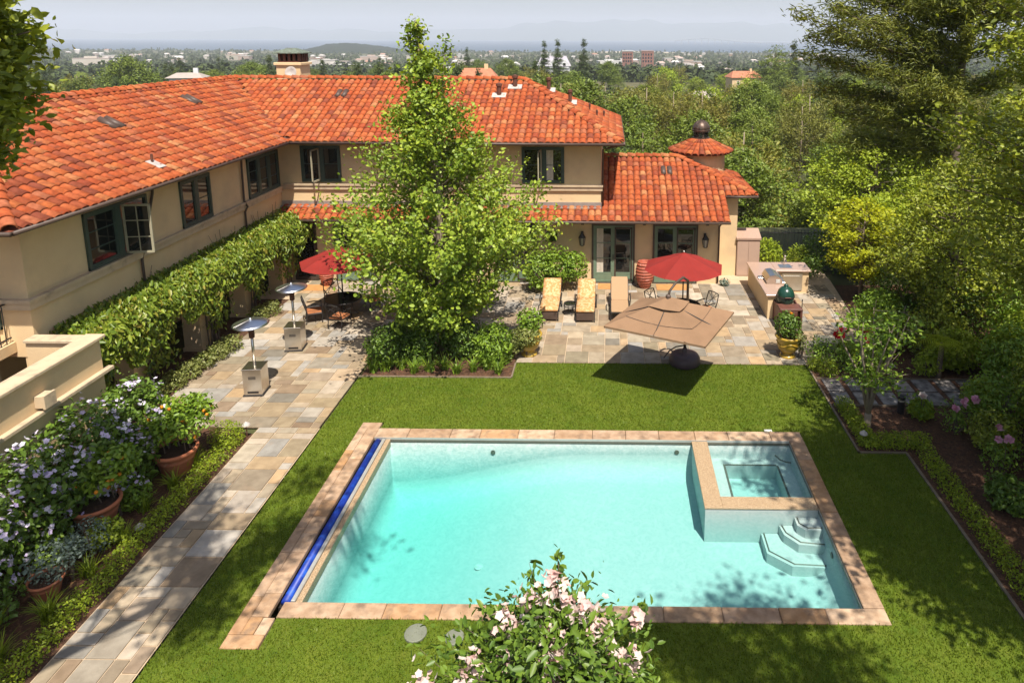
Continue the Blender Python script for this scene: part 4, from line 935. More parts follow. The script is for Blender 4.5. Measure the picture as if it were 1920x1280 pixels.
chairs = [((-10.45,22.95,.02), math.radians(115), lb[0]), ((-9.35,22.45,.02), math.radians(165), lb[1]), ((-10.3,24.3,.02), math.radians(35), lb[2]), ((-8.7,24.1,.02), math.radians(-50), lb[3]),
          ((1.75,23.6,.02), math.radians(45), 'iron chair left of the right hand table, lattice back to the doors'), ((3.5,23.4,.02), math.radians(-55), 'iron chair right of the table by the kitchen counter'), ((2.3,21.95,.02), math.radians(170), 'iron chair in front of the right table beneath the tan canopy')]
c0 = make_chair(*chairs[0])
for (l_, r_, la) in chairs[1:]: copy_thing(c0, 'patio_chair', la, l_, r_)
# cantilever umbrella
cu = thing('cantilever_umbrella', 'tan square cantilever umbrella tilted over the patio edge', 'umbrella', (2.39,20.0,.02))
C4 = [np.array(q) for q in ((-.12,18.15,2.03),(1.02,20.33,2.02),(3.68,19.02,2.12),(2.58,17.08,1.94))]; apex = np.array((1.72,18.72,2.62))
V = []; Fc = []; nr, ns = 9, 10
for k in range(4):
    A, B = C4[k], C4[(k+1)%4]
    for i in range(nr+1):
        for j in range(ns+1):
            e = A+(B-A)*j/ns; t = .12+.88*i/nr
            if i == 0: t = .12
            p = apex+(e-apex)*t; p = p+np.array([0,0,-.10*math.sin(math.pi*t)*math.sin(math.pi*j/ns)-.06*t*t*math.sin(math.pi*j/ns)*0+(.022*math.sin(7*t+j*2.1+k)+.015*math.sin(j*3.3+k*2))*math.sin(math.pi*j/ns)*t])
            V.append(p)
    o_ = k*(nr+1)*(ns+1); Fc += [(o_+i*(ns+1)+j, o_+(i+1)*(ns+1)+j, o_+(i+1)*(ns+1)+j+1, o_+i*(ns+1)+j+1) for i in range(nr) for j in range(ns)]
cn = part('canopy', MB().add(V,Fc), 'umbrella_tan', cu, smooth=True)
vl = MB()
for k in range(4):
    A, B = C4[k], C4[(k+1)%4]; vl.add([A,B,B-np.array([0,0,.06]),A-np.array([0,0,.06])], [(0,1,2,3)])
    part('rib', MB().tube([apex-np.array([0,0,.04]), A-np.array([0,0,.03])], .016, 5), 'iron', cu); part('rib', MB().tube([apex-np.array([0,0,.1]), (A+B)/2-np.array([0,0,.05])], .014, 5), 'iron', cu)
part('canopy_border', vl, 'umbrella_tan', cn)
vt = MB()
for k in range(4):
    A, B = C4[k], C4[(k+1)%4]; a_ = apex+(A-apex)*.32+np.array([0,0,.05]); b_ = apex+(B-apex)*.32+np.array([0,0,.05]); vt.add([apex+np.array([0,0,.07]),a_,(a_+b_)/2-np.array([0,0,.03]),b_], [(0,1,2,3)])
part('vent_flap', vt, 'umbrella_tan', cn)
for k, t0 in ((3,.66),(2,.66)):
    A, B = C4[k], C4[(k+1)%4]; pts_ = [apex+(A+(B-A)*j/8-apex)*t0+np.array([0,0,.02-.10*math.sin(math.pi*t0)*math.sin(math.pi*j/8)]) for j in range(9)]
    part('seam', MB().tube(pts_, .006, 4), 'frame_brown', cn)
part('seam', MB().tube([apex+((C4[3]*.5+C4[0]*.5)-apex)*t_+np.array([0,0,.015-.10*math.sin(math.pi*t_)]) for t_ in (.66,.8,.9,1.)], .008, 4), 'frame_brown', cn)
part('mast', MB().tube([(2.39,20.0,.25),(2.39,20.0,1.2),(2.42,19.9,2.2),(2.38,19.6,2.85),(2.2,19.25,3.08),(1.95,18.95,3.02),(1.76,18.75,2.85),(1.72,18.72,2.62)], [.045,.045,.04,.04,.036,.036,.034,.034], 10), 'frame_brown', cu, smooth=True)
part('hub', MB().lathe((1.72,18.72,2.56), [(.04,0),(.08,.05),(.075,.16),(.03,.2)], 12), 'gutter', cu)
part('base', MB().lathe((2.39,20.0,.0), [(.46,0),(.49,.08),(.48,.20),(.42,.30),(.30,.335),(.08,.34),(.075,.48),(.055,.52)], 28), 'umbrella_base', cu, smooth=True)
part('crank_handle', MB().tube([(2.36,19.95,.62),(2.1,19.85,.62),(1.9,19.8,.52),(1.72,19.75,.30)], .02, 6), 'frame_brown', cu)
# loungers
def lounger(loc, label, cush):
    t = thing('sun_lounger', label, 'lounger', loc, 0, 'sun loungers facing the lawn')
    fm = 'iron'
    fr = MB()
    for sx_ in (-1,1): fr.tube([(.33*sx_,.02,.34),(.33*sx_,1.2,.34),(.33*sx_,1.9,.36)], .02, 6)
    for y in (.02,.6,1.2): fr.tube([(-.33,y,.34),(.33,y,.34)], .016, 5)
    part('frame', fr, fm, t, local=True)
    bf = MB()
    for sx_ in (-1,1): bf.tube([(.32*sx_,1.15,.36),(.32*sx_,1.88,.86)], .018, 6)
    part('back_frame', bf, fm, t, local=True)
    for sx_ in (-1,1):
        part('leg', MB().tube([(.33*sx_,.08,.34),(.33*sx_,.02,.0)], .02, 6), fm, t, local=True)
        part('leg', MB().tube([(.33*sx_,1.3,.34),(.33*sx_,1.42,.10)], .02, 6), fm, t, local=True)
        part('wheel', MB().tube([(.37*sx_-.02,1.42,.11),(.37*sx_+.02,1.42,.11)], .11, 14), fm, t, local=True)
        part('armrest', MB().tube([(.37*sx_,.75,.34),(.39*sx_,.78,.56),(.39*sx_,1.2,.60),(.36*sx_,1.35,.5)], .022, 6), fm, t, local=True)
    def pad(y0,z0,y1,z1,th,w_):
        d = np.array([0,y1-y0,z1-z0]); L = np.linalg.norm(d); d /= L; n = np.array([0,-d[2],d[1]]); mb = MB(); nu, nv_ = 9, 5; V = []; 
        for s_ in (1,-1):
            for i in range(nu):
                for j in range(nv_):
                    a_ = -1+2*j/(nv_-1); b_ = i/(nu-1); edge = min(1,(1-abs(a_))*4)*min(1,min(b_,1-b_)*8); rr_ = .55+.45*math.sqrt(edge)
                    V.append(np.array([a_*w_/2*(1-.04*(min(b_,1-b_) < .02)),y0,z0])+d*b_*L+n*(th/2+s_*th/2*rr_))
        m_ = nu*nv_; Fc = [(i*nv_+j,i*nv_+j+1,(i+1)*nv_+j+1,(i+1)*nv_+j) for i in range(nu-1) for j in range(nv_-1)]; Fc += [tuple(m_+q for q in reversed(f_)) for f_ in Fc]
        bd = [i for i in range(nv_)]+[i*nv_+nv_-1 for i in range(1,nu)]+[(nu-1)*nv_+j for j in range(nv_-2,-1,-1)]+[i*nv_ for i in range(nu-2,0,-1)]
        Fc += [(bd[(k+1)%len(bd)],bd[k],bd[k]+m_,bd[(k+1)%len(bd)]+m_) for k in range(len(bd))]
        return mb.add(V,Fc)
    if cush:
        part('seat_cushion', pad(-.02,.37,1.17,.37,.13,.66), 'cushion', t, smooth=True, local=True); part('back_cushion', pad(1.18,.39,1.90,.89,.13,.66), 'cushion', t, smooth=True, local=True)
        part('skirt', MB().box(-.31,.31,-.01,.02,.10,.36), 'gutter', t, local=True)
    else:
        part('seat_sling', pad(.0,.36,1.15,.36,.02,.62), 'sling', t, local=True); part('back_sling', pad(1.15,.37,1.95,.98,.02,.62), 'sling', t, local=True)
lounger((-2.12,23.05,.02), 'lounger with patterned orange cushions beside the shrub, left of the two', True); lounger((-.82,22.98,.02), 'lounger with patterned orange cushions right of the small iron table', True)
lounger((.42,23.1,.02), 'plain beige sling lounger partly under the tan umbrella', False)
st = thing('side_table', 'small round iron side table between the loungers', 'side table', (-1.4,23.75,.02))
for z, r_ in ((.42,.22),(.34,.225),(.10,.2)): part('ring', MB().tube([(r_*math.cos(a_),r_*math.sin(a_),z) for a_ in np.linspace(0,2*math.pi,25)], .016, 5), 'iron', st, local=True)
part('tabletop', MB().lathe((0,0,.40), [(.21,0),(.21,.01)], 24), 'table_glass', st, local=True)
for k in range(4): a_ = k*math.pi/2+.4; part('leg', MB().tube([(.22*math.cos(a_),.22*math.sin(a_),.44),(.2*math.cos(a_),.2*math.sin(a_),.1),(.22*math.cos(a_),.22*math.sin(a_),0)], .014, 5), 'iron', st, local=True)
# jar
jar = thing('ribbed_jar', 'tall ribbed terracotta jar standing against the wall between doors', 'jar', (1.47,26.55,.02))
pr = [(.20,0)]+[((.20+.17*math.sin(min(1,z/.95)*2.35))*(1+.035*math.sin(z*52)), z) for z in np.linspace(.02,1.02,44)]+[(.27,1.06),(.285,1.10),(.26,1.10),(.22,1.0),(.02,.9)]
part('body', MB().lathe((0,0,0), pr, 28), 'terracotta_red', jar, local=True)
jar2 = copy_thing(jar, 'ribbed_jar', 'ribbed terracotta jar at the wall behind the left umbrella', (-11.45,26.5,.02), .5, .75)
# door mats
for i, (x,y,w_,la) in enumerate(((.15,26.6,1.15,'orange doormat in front of the curtained patio door'),(2.6,26.55,1.3,'orange doormat behind the right red umbrella'),(-11.9,26.2,1.2,'orange doormat at the corner door by the arcade'),(-7.6,26.4,1.3,'orange doormat glimpsed behind the tall central tree'))):
    tag(part('doormat', MB().box(x-w_/2,x+w_/2,y-.32,y+.32,.025,.045,.006).box(x-w_/2+.05,x+w_/2-.05,y-.27,y+.27,.045,.048), 'coir'), la, 'doormat', 'orange doormats at the patio doors')
# urns with plants
def urn(loc, label, s_=1.):
    t = thing('glazed_urn', label, 'urn', loc, 0, 'yellow glazed urns')
    part('body', MB().lathe((0,0,0), [(.25,0),(.26,.05),(.20,.08),(.15,.13),(.20,.17),(.30,.27),(.345,.40),(.36,.52),(.37,.60),(.40,.66),(.42,.70),(.40,.73),(.355,.715),(.33,.66),(.02,.65)], 28), 'urn_glaze', t, smooth=True, local=True)
    part('garland', MB().tube([(.36*math.cos(a_),.36*math.sin(a_),.48+.05*math.cos(4*a_)) for a_ in np.linspace(0,2*math.pi,49)], .022, 6).lathe((0,0,.66), [(.415,0),(.43,.02),(.415,.04)], 28, cap=False), 'urn_glaze', t, smooth=True, local=True)
    part('soil', MB().lathe((0,0,.655), [(.33,0),(.02,.02)], 16), 'soil', t, local=True)
urn((5.73,20.52,.02), 'yellow glazed urn with orange flowered plant at the right patio edge'); urn((-2.52,20.5,.02), 'yellow glazed urn half hidden by a variegated plant')
def potplant(name, label, cat, c, blobs, n, leaf, mat, z, **k): return shrub(name, label, cat, blobs, n, leaf, mat, stems=6, loc=(c[0],c[1],z), ground=z-.4, **k)
potplant('potted_rose', 'dark leaved plant with orange blooms growing in the right urn', 'plant', (5.73,20.52), [(5.70,20.55,1.05,.42,.42,.40),(5.62,20.5,1.3,.25,.25,.25)], 1100, .085, 'leaf_dark', .68)
r_, P_, D_ = potplant('trailing_plant', 'pale variegated plant trailing over the rim of the right urn', 'plant', (5.95,20.4), [(6.02,20.36,.72,.24,.22,.2),(6.1,20.3,.5,.14,.12,.22)], 500, .07, 'leaf_varieg', .68)
pf = tag(link('orange_bloom', flower_mesh('orange_bloom', np.array([[5.72,20.4,1.52],[5.76,20.42,1.5]]), .06, 'petal_orange'), None), 'single orange bloom on the urn plant', 'flower')
potplant('potted_shrub', 'dark glossy plant above the variegated skirt of the left urn', 'plant', (-2.52,20.5), [(-2.5,20.55,1.15,.42,.42,.38)], 900, .09, 'leaf_shrub', .68)
potplant('variegated_plant', 'yellow variegated plant spilling around the left urn', 'plant', (-2.6,20.4), [(-2.62,20.3,.72,.5,.38,.30),(-2.9,20.2,.5,.3,.25,.3)], 1500, .085, 'leaf_varieg', .68)
# outdoor kitchen
kt = thing('outdoor_kitchen', 'L shaped stucco outdoor kitchen counter with granite top', 'kitchen counter', (6.4,25.2,.02))
part('base', MB().box(5.74,6.55,23.45,26.98,.0,.90).box(6.55,7.95,26.1,26.98,.0,.901), 'stucco', kt)
part('countertop', MB().box(5.66,6.63,23.37,27.04,.902,.965,.012).box(6.632,8.03,26.02,27.04,.902,.9651,.012), 'granite', kt)
part('cabinet_door', MB().box(6.552,6.58,24.6,25.6,.12,.8), 'steel', kt); part('cabinet_door', MB().box(6.9,7.7,26.072,26.099,.12,.82), 'steel', kt)
part('handle', MB().tube([(6.95,26.05,.72),(7.65,26.05,.72)], .015, 6), 'steel', kt)
part('sink', MB().box(6.85,7.35,26.3,26.75,.966,.97).box(6.88,7.32,26.33,26.72,.968,.9715), 'steel', kt)
fa = thing('faucet', 'curved steel faucet standing at the counter sink', 'faucet', (7.15,26.85,.966))
part('spout', MB().tube([(0,0,0),(0,0,.30)]+[(0,-.09+.09*math.cos(a_),.30+.09*math.sin(a_)) for a_ in np.linspace(.3,3.1,8)]+[(0,-.18,.22)], .015, 8), 'steel', fa, smooth=True, local=True); part('lever', MB().tube([(.02,0,.08),(.10,0,.12)], .01, 6), 'steel', fa, local=True)
gr = thing('gas_grill', 'stainless built in gas grill on the counter', 'grill', (6.2,24.9,.966))
gp = [(-.28,0),(-.30,.12),(-.18,.30),(.02,.34),(.24,.22),(.30,.10),(.30,0)]
part('hood', MB().add([(x,-.42,z) for x,z in gp]+[(x,.42,z) for x,z in gp], [tuple(range(6,-1,-1)),tuple(range(7,14))]+[(i,(i+1)%7,(i+1)%7+7,i+7) for i in range(7)]), 'steel', gr, local=True)
part('handle', MB().tube([(.30,-.36,.19),(.30,.36,.19)], .018, 8), 'steel', gr, local=True); part('control_panel', MB().box(.30,.40,-.42,.42,-.12,.06,.008), 'steel', gr, local=True)
for k in range(4): part('knob', MB().tube([(.40,-.3+.2*k,-.03),(.43,-.3+.2*k,-.03)], .03, 10), 'dark_plastic', gr, local=True)
part('side_shelf', MB().box(-.48,-.31,.1,.35,.02,.05,.005), 'steel', gr, local=True)
part('tag_plate', MB().box(.05,.2,-.45,-.422,.05,.17), 'white_plastic', gr, local=True)
km = thing('kamado_grill', 'dark green egg shaped ceramic grill beside the counter', 'grill', (6.28,23.15,.8))
part('dome', MB().lathe((0,0,.22), [(.30,0),(.31,.03),(.30,.10),(.255,.22),(.17,.31),(.08,.35),(.07,.36),(.085,.40),(.06,.43),(.01,.44)], 26), 'kamado', km, smooth=True, local=True)
part('bowl', MB().lathe((0,0,-.2), [(.14,0),(.24,.12),(.29,.28),(.305,.38),(.30,.41)], 26), 'kamado', km, smooth=True, local=True)
part('band', MB().lathe((0,0,.20), [(.318,0),(.318,.05)], 26), 'iron', km, local=True); part('handle', MB().tube([(-.1,-.34,.27),(.1,-.34,.27)], .018, 6), 'red_wood', km, local=True)
cart = thing('grill_cart', 'brown wooden cart with side shelf holding the green grill', 'cart', (6.3,22.95,.02))
part('tabletop', MB().box(-.36,.42,-.5,.02,.72,.78,.01), 'red_wood', cart, local=True); part('drawer', MB().box(-.16,.24,-.49,-.45,.5,.7,.01), 'red_wood', cart, local=True)
part('side_panel', MB().box(-.36,-.32,-.45,.5,.08,.74).box(.36,.40,-.45,.5,.08,.74).box(-.32,.36,-.2,-.16,.08,.6), 'red_wood', cart, local=True)
for (x,y) in ((-.34,-.45),(.38,-.45),(-.34,.45),(.38,.45)): part('leg', MB().box(x-.035,x+.035,y-.035,y+.035,0,.74), 'red_wood', cart, local=True)
cab = thing('storage_cabinet', 'pinkish tan tall garden storage cabinet with sloped lid', 'cabinet', (5.9,28.3,.0))
part('body', MB().box(5.44,6.40,28.02,28.62,.0,1.62), 'cabinet', cab)
part('door', MB().box(5.46,5.92,28.0,28.019,.05,1.6), 'cabinet', cab); part('door', MB().box(5.93,6.38,28.0,28.0191,.05,1.6), 'cabinet', cab)
part('lid', MB().add([(5.40,27.96,1.62),(6.44,27.96,1.62),(6.44,28.66,1.62),(5.40,28.66,1.62),(5.40,27.96,1.70),(6.44,27.96,1.70),(6.44,28.66,1.95),(5.40,28.66,1.95)], [(3,2,1,0),(4,5,6,7),(0,1,5,4),(1,2,6,5),(2,3,7,6),(3,0,4,7)]), 'granite', cab)
# iron fence behind the kitchen
fe = thing('iron_fence', 'black iron picket fence behind the outdoor kitchen', 'fence', (7.5,30.2,0))
part('rail', MB().box(6.0,11.0,30.18,30.21,1.28,1.32).box(6.0,11.0,30.18,30.21,.2,.24), 'iron', fe)
for i in range(33): x = 6.05+i*.15; part('picket', MB().box(x-.008,x+.008,30.187,30.203,.05,1.45), 'iron', fe)
# glass coffee table on right patio
gtab = thing('low_glass_table', 'low glass topped table frame behind the red roses', 'table', (7.2,20.9,.02))
part('tabletop', MB().box(-.45,.45,-.3,.3,.40,.412), 'lamp_glass', gtab, local=True)
for (x,y) in ((-.44,-.29),(.44,-.29),(-.44,.29),(.44,.29)): part('leg', MB().tube([(x,y,0),(x,y,.41)], .014, 5), 'iron', gtab, local=True)
part('frame', MB().tube([(-.44,-.29,.39),(.44,-.29,.39),(.44,.29,.39),(-.44,.29,.39),(-.44,-.29,.39)], .013, 5), 'iron', gtab, local=True)
tag(part('metal_stake', MB().tube([(6.72,22.6,.02),(6.72,22.6,1.05)], .014, 6).lathe((6.72,22.6,1.05), [(.02,0),(.03,.03),(.01,.06)], 8), 'iron'), 'thin black metal stake beside the grill cart', 'stake')
# path lights
def path_light(x, y, label, h_=.38):
    t = thing('path_light', label, 'path light', (x,y,0), 0, 'garden path lights')
    part('stem', MB().tube([(0,0,0),(0,0,h_)], .014, 6), 'vent_rust', t, local=True); part('hood', MB().lathe((0,0,h_-.03), [(.10,0),(.09,.03),(.03,.08),(.01,.10)], 12), 'lead', t, local=True)
path_light(-9.12,15.75,'copper path light at the corner of the citrus bed'); path_light(6.36,15.62,'pale path light at the corner of the right lawn edge'); path_light(7.55,10.75,'tall pale path light at the right end of the lawn edging',.5); path_light(7.15,29.2,'small path light in front of the round shrub',.5); path_light(8.5,19.2,'small path light above the stepping stones'); path_light(-9.5,12.3,'round pale path light half sunk in the border groundcover',.2)
po = thing('bollard_light', 'dark cylindrical bollard light in the right mulch bed', 'bollard', (7.95,17.2,0)); part('post', MB().lathe((0,0,0), [(.09,0),(.09,.42),(.10,.43),(.10,.5),(.02,.53)], 14), 'dark_plastic', po, local=True); part('lens', MB().lathe((0,0,.36), [(.092,0),(.092,.05)], 14), 'lamp_glass', po, local=True)

# ------------------------------------------------------------------ garden plants
def strap_mesh(name, C, n, L, mat, w=.022, seg=4, lean=.8):
    """arching strap leaves from base centres C (k,3)"""
    k = len(C); N = k*n; base = np.repeat(C, n, 0)+rng.normal(size=(N,3))*np.array([.05,.05,0]); a = rng.random(N)*6.283
    d = np.stack([np.cos(a),np.sin(a),np.zeros(N)],1); s_ = np.stack([-np.sin(a),np.cos(a),np.zeros(N)],1); Lr = L*rng.uniform(.6,1.15,N); ln = lean*rng.uniform(.4,1.2,N)
    rows = []
    for i in range(seg+1):
        t = i/seg; up = Lr*(t-.55*ln*t*t); ou = Lr*ln*(t**1.6)*.8
        p = base+d*ou[:,None]+np.array([0,0,1])*up[:,None]; ww = w*(1-t*.9); rows.append(np.stack([p-s_*ww,p+s_*ww],1))
    V = np.stack(rows,1).reshape(-1,3); st = (seg+1)*2; b_ = np.arange(N)[:,None]*st
    T_ = np.concatenate([b_+np.array([2*i,2*i+1,2*i+3,2*i+2]) for i in range(seg)],1).reshape(-1,4)
    return np_mesh(name, V, T_, np.repeat(rng.random(N),seg), mat)
def strap_plant(name, label, cat, x, y, n, L, mat, group=None, w=.022):
    return tag(link(name, strap_mesh(name, np.array([[x,y,.01]]), n, L, mat, w=w)), label, cat, group)
# vine on the arcade
vine = thing('climbing_vine', 'thick glossy climbing vine draped over the arcade along the house', 'vine', (-13.0,20,0))
n = 36000; Y = rng.uniform(15.2,27.0,n); t = rng.random(n); wob = .10*np.sin(Y*1.7)+.08*np.sin(Y*4.1+1)
th = t*2.4; X = -13.35+1.08*np.sin(np.minimum(th,1.45))+wob*.7+rng.normal(size=n)*.07
Z = 2.55+.46*np.cos(np.minimum(th,1.5)*1.0)+np.where(th > 1.45, -(th-1.45)*(.80+.28*np.sin(Y*2.3)+.20*np.sin(Y*5.3+2)), 0)+rng.normal(size=n)*.07
P = np.stack([X,Y,Z],1); D = np.stack([np.sin(th),np.zeros(n),np.cos(th)],1)
hang = []
for y0 in (15.9,17.9,18.4,20.9,21.4,23.7,25.6,26.6):
    k = 160; hang.append(np.stack([-12.75+rng.normal(size=k)*.14, y0+rng.normal(size=k)*.16, rng.uniform(.6,2.0,k)],1))
P2 = np.concatenate(hang); P = np.concatenate([P,P2]); D = np.concatenate([D, np.tile([1.,0,.2],(len(P2),1))])
ax = np.tile([.35,0,-1.],(len(P),1))
link('foliage', leaf_mesh('foliage', P, .145, 'leaf_vine', axis=ax, out=D, outb=.8, upb=.55, wid=.42, droop=.3, rnd6=True, axj=.7), None, vine)
for y0 in (17.95,20.95,21.2,23.7,26.5):
    sm = MB()
    for k in range(5): a_ = random.uniform(-.2,.2); sm.tube([(-12.98+random.uniform(-.05,.1),y0+a_,0.01),(-12.95+random.uniform(-.05,.1),y0+a_*.4+random.uniform(-.15,.15),1.1),(-12.9,y0+a_,2.5)], [.022,.018,.01], 5)
    part('stem', sm, 'bark', vine)
tw = MB()
for k in range(26):
    y0 = random.uniform(16.5,26.5); h_ = random.uniform(.2,.75); tw.tube([(-13.27,y0,2.75),(-13.26,y0+random.uniform(-.1,.1),2.8+h_*.5),(-13.25,y0+random.uniform(-.25,.25),2.8+h_)], .007, 4)
part('tendril', tw, 'bark', vine)
# variegated edging shrubs at the foot of the arcade
for i, (x,y,r_) in enumerate(((-12.75,16.95,.32),(-12.65,17.55,.36),(-12.5,18.15,.38),(-12.42,18.8,.36),(-12.35,19.4,.35),(-12.25,20.0,.34),(-12.2,20.6,.40),(-12.45,22.9,.36),(-12.3,23.5,.42))):
    shrub('variegated_shrub', 'low yellow variegated shrub in the arcade border, '+['nearest the camera','second from the camera','third from the camera','fourth from the camera','fifth from the camera','sixth from the camera','last of the near row','first beyond the gap','second beyond the gap'][i], 'shrub', [(x,y,.24,r_,r_,.30)], 620, .075, 'leaf_varieg', 'variegated shrubs along the arcade', stems=3)
# lilac flowered shrub
r_, P, D = shrub('lilac_shrub', 'large shrub covered in lilac white flowers below the parapet', 'shrub', [(-11.0,14.4,1.25,.72,.85,1.05),(-11.15,13.1,1.2,.8,1.0,1.15),(-11.25,11.7,1.15,.85,1.0,1.15),(-11.3,10.3,1.1,.85,1.0,1.15),(-11.35,8.9,1.1,.85,1.0,1.1),(-10.7,13.6,.7,.6,.9,.7)], 15500, .11, 'leaf_dark', stems=12, noise_amp=.16)
k = rng.choice(len(P), 620, replace=False); k = [i for i in k if D[i,0] > -.35 and P[i,2] > .5]; Q = P[k]; DQ = D[k]
cl_ = np.repeat(np.arange(len(Q)), 5); Q = Q[cl_]+rng.normal(size=(len(cl_),3))*.055+DQ[cl_]*.07
link('blossom', flower_mesh('blossom', Q, .045, 'petal_lilac', out=DQ[cl_]), None, r_)
# box groundcover along the path
bl = [(-9.33+random.uniform(-.03,.03),y,.12,.27,.34,.24) for y in np.arange(7.4,15.2,.36)]
shrub('box_border', 'low bright green clipped border along the left path', 'hedge', bl, 12000, .045, 'leaf_hedge', stems=1, noise_amp=.08, loc=(-9.33,11.5,0))
shrub('box_ball', 'rounded box ball at the top end of the path border', 'shrub', [(-9.45,15.45,.25,.42,.40,.36)], 1900, .045, 'leaf_hedge', stems=3, noise_amp=.06)
# citrus pots
def tpot(loc, s_, label):
    t = thing('terracotta_pot', label, 'pot', loc, 0, 'terracotta pots in the left bed')
    part('body', MB().lathe((0,0,0), [(.30*s_,0),(.33*s_,.06*s_),(.40*s_,.34*s_),(.415*s_,.36*s_),(.405*s_,.38*s_),(.44*s_,.50*s_),(.49*s_,.51*s_),(.50*s_,.56*s_),(.48*s_,.60*s_),(.44*s_,.59*s_),(.42*s_,.54*s_)], 30, cap=False), 'terracotta', t, smooth=True, local=True)
    part('soil', MB().lathe((0,0,.50*s_), [(.44*s_,0),(.2*s_,.03),(.01,.04)], 20), 'soil', t, local=True)
tpot((-10.05,14.4,.01), .98, 'large terracotta pot holding the orange tree with most fruit'); tpot((-10.55,12.55,.01), .95, 'large terracotta pot in the middle of the left bed'); tpot((-10.15,10.75,.01), .58, 'small terracotta pot with a grey leaved plant'); 
def citrus(c, zc, R, rz, n, label, nf):
    r_, P, D = shrub('citrus_tree', label, 'citrus', [(c[0],c[1],zc,R,R,rz),(c[0]+.35*R,c[1]+.2*R,zc+.35*rz,.6*R,.6*R,.7*rz),(c[0]-.45*R,c[1]-.1*R,zc-.2*rz,.55*R,.55*R,.6*rz)], n, .10, 'leaf_shrub', 'citrus trees in pots', stems=7, shell=.7, loc=(c[0],c[1],.5), ground=.55)
    k = rng.choice(len(P), nf, replace=False)
    for i in k: part('fruit', MB().lathe(tuple(P[i]+np.array([0,0,-.04])), [(.001,0),(.03,.012),(.042,.04),(.03,.07),(.001,.08)], 8), 'orange_fruit', r_, smooth=True)
citrus((-10.0,14.55), 1.25, .78, .48, 2300, 'orange tree in the far terracotta pot', 24); citrus((-10.45,12.8), 1.15, .62, .40, 1500, 'citrus tree in the middle terracotta pot', 14)
shrub('grey_shrub', 'blue grey leaved shrub growing in the small terracotta pot', 'shrub', [(-10.1,10.85,.62,.42,.42,.34),(-9.95,11.1,.7,.25,.25,.22)], 900, .06, 'leaf_grey', loc=(-10.15,10.75,.3), ground=.3)
shrub('grey_shrub', 'blue grey shrub in front of the middle pot', 'shrub', [(-10.1,11.75,.40,.40,.36,.36)], 800, .05, 'leaf_grey')
shrub('rosemary_bush', 'feathery green rosemary bush behind the far pot', 'shrub', [(-10.75,15.4,.45,.55,.5,.5)], 1800, .07, 'leaf_hedge', wid=.18, upb=.1)
shrub('bronze_shrub', 'dark bronze leaved low plant between the two large pots', 'shrub', [(-10.6,13.6,.3,.35,.3,.3)], 420, .10, 'leaf_red')
for i, (x,y,n_,L) in enumerate(((-9.75,14.5,120,.6),(-9.75,13.75,80,.5),(-9.9,13.0,90,.5),(-9.7,12.1,80,.45),(-9.75,11.2,90,.5),(-9.7,10.2,110,.6),(-9.8,9.3,110,.6),(-10.3,9.7,110,.65),(-9.75,8.4,110,.6),(-10.5,8.8,120,.7))):
    strap_plant('daylily', 'clump of arching green strap leaves, '+['beside the far citrus pot','just below the far citrus pot','between the two large pots','beside the middle pot','beside the small pot','just below the small pot','in the lower left bed by the border','in the lower left bed behind','at the bottom of the border','at the bottom left corner'][i], 'plant', x, y, n_, L, 'leaf_hedge', 'strap leaved clumps in the left bed', w=.014)
for i, (x,y,z,r_,m_) in enumerate(((-10.2,13.15,.3,.38,'leaf_shrub'),(-10.0,12.0,.28,.34,'leaf_bright'),(-10.6,11.5,.3,.4,'leaf_shrub'),(-10.6,10.1,.35,.5,'leaf_dark'),(-10.2,9.0,.35,.5,'leaf_bright'),(-10.5,8.0,.4,.6,'leaf_shrub'))):
    shrub('bed_perennial', 'leafy green perennial in the left bed, '+['right of the middle pot','below the middle pot','left of the grey shrub','below the small pot','pale one near the bottom','nearest the camera'][i], 'plant', [(x,y,z,r_,r_,z)], 900, .07, m_, 'perennials in the left bed', stems=3)
# bed around the central tree
for i, (x,y,z,rx,ry,rz) in enumerate(((-6.85,19.9,.45,.65,.75,.55),(-5.9,20.2,.5,.6,.7,.6),(-4.6,20.4,.5,.7,.6,.55),(-3.55,19.95,.5,.6,.7,.60),(-6.3,20.7,.5,.7,.4,.6))):
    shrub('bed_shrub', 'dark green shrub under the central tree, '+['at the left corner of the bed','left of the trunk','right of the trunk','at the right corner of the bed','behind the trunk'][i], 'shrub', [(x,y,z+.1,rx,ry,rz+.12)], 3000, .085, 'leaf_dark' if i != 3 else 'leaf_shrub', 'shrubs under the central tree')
for i, x in enumerate((-7.1,-6.75,-6.3,-5.85,-5.4,-5.0,-4.55,-4.1,-3.7,-3.3)):
    strap_plant('agapanthus', 'agapanthus clump along the lawn edge under the tree, '+['first','second','third','fourth','fifth','sixth','seventh','eighth','ninth','tenth'][i]+' from the left', 'plant', x, 19.22+.12*(i%3), 60, .62, 'leaf_shrub', 'agapanthus along the bed', w=.018)
# central tree
ctree = thing('central_tree', 'tall pyramidal light green tree between patio and lawn', 'tree', (-5.34,20.85,0))
prof = [(1.35,1.2),(1.7,2.0),(2.3,2.4),(3.0,2.7),(3.7,3.3),(4.5,3.8),(5.4,3.15),(6.2,2.4),(7.1,1.7),(8.0,1.15),(8.8,.72),(9.3,.48),(9.9,.30),(10.35,.14)]
prof_tree(ctree, prof, [(0,0,0),(.02,.02,1),(-.02,0,3),(.03,.02,5),(-.1,0,7),(-.35,0,8.8),(-.45,0,10.45)], 350, 135, .115, 'leaf_central', 'bark_pale', tr=.17, dens_z=[(1,1.),(4.5,1.),(6,1.2),(8,1.7),(10.4,2.5)], rise=.75, spray=.16, flat=.8, wid=.68, seed=11, minf=.3,
          extra=[((.1,0,6.8),(.45,-.1,9.95),300,.13),((-.3,0,8.2),(-.45,0,10.5),240,.12)], twig=.009, along=.35, rnd6=True)
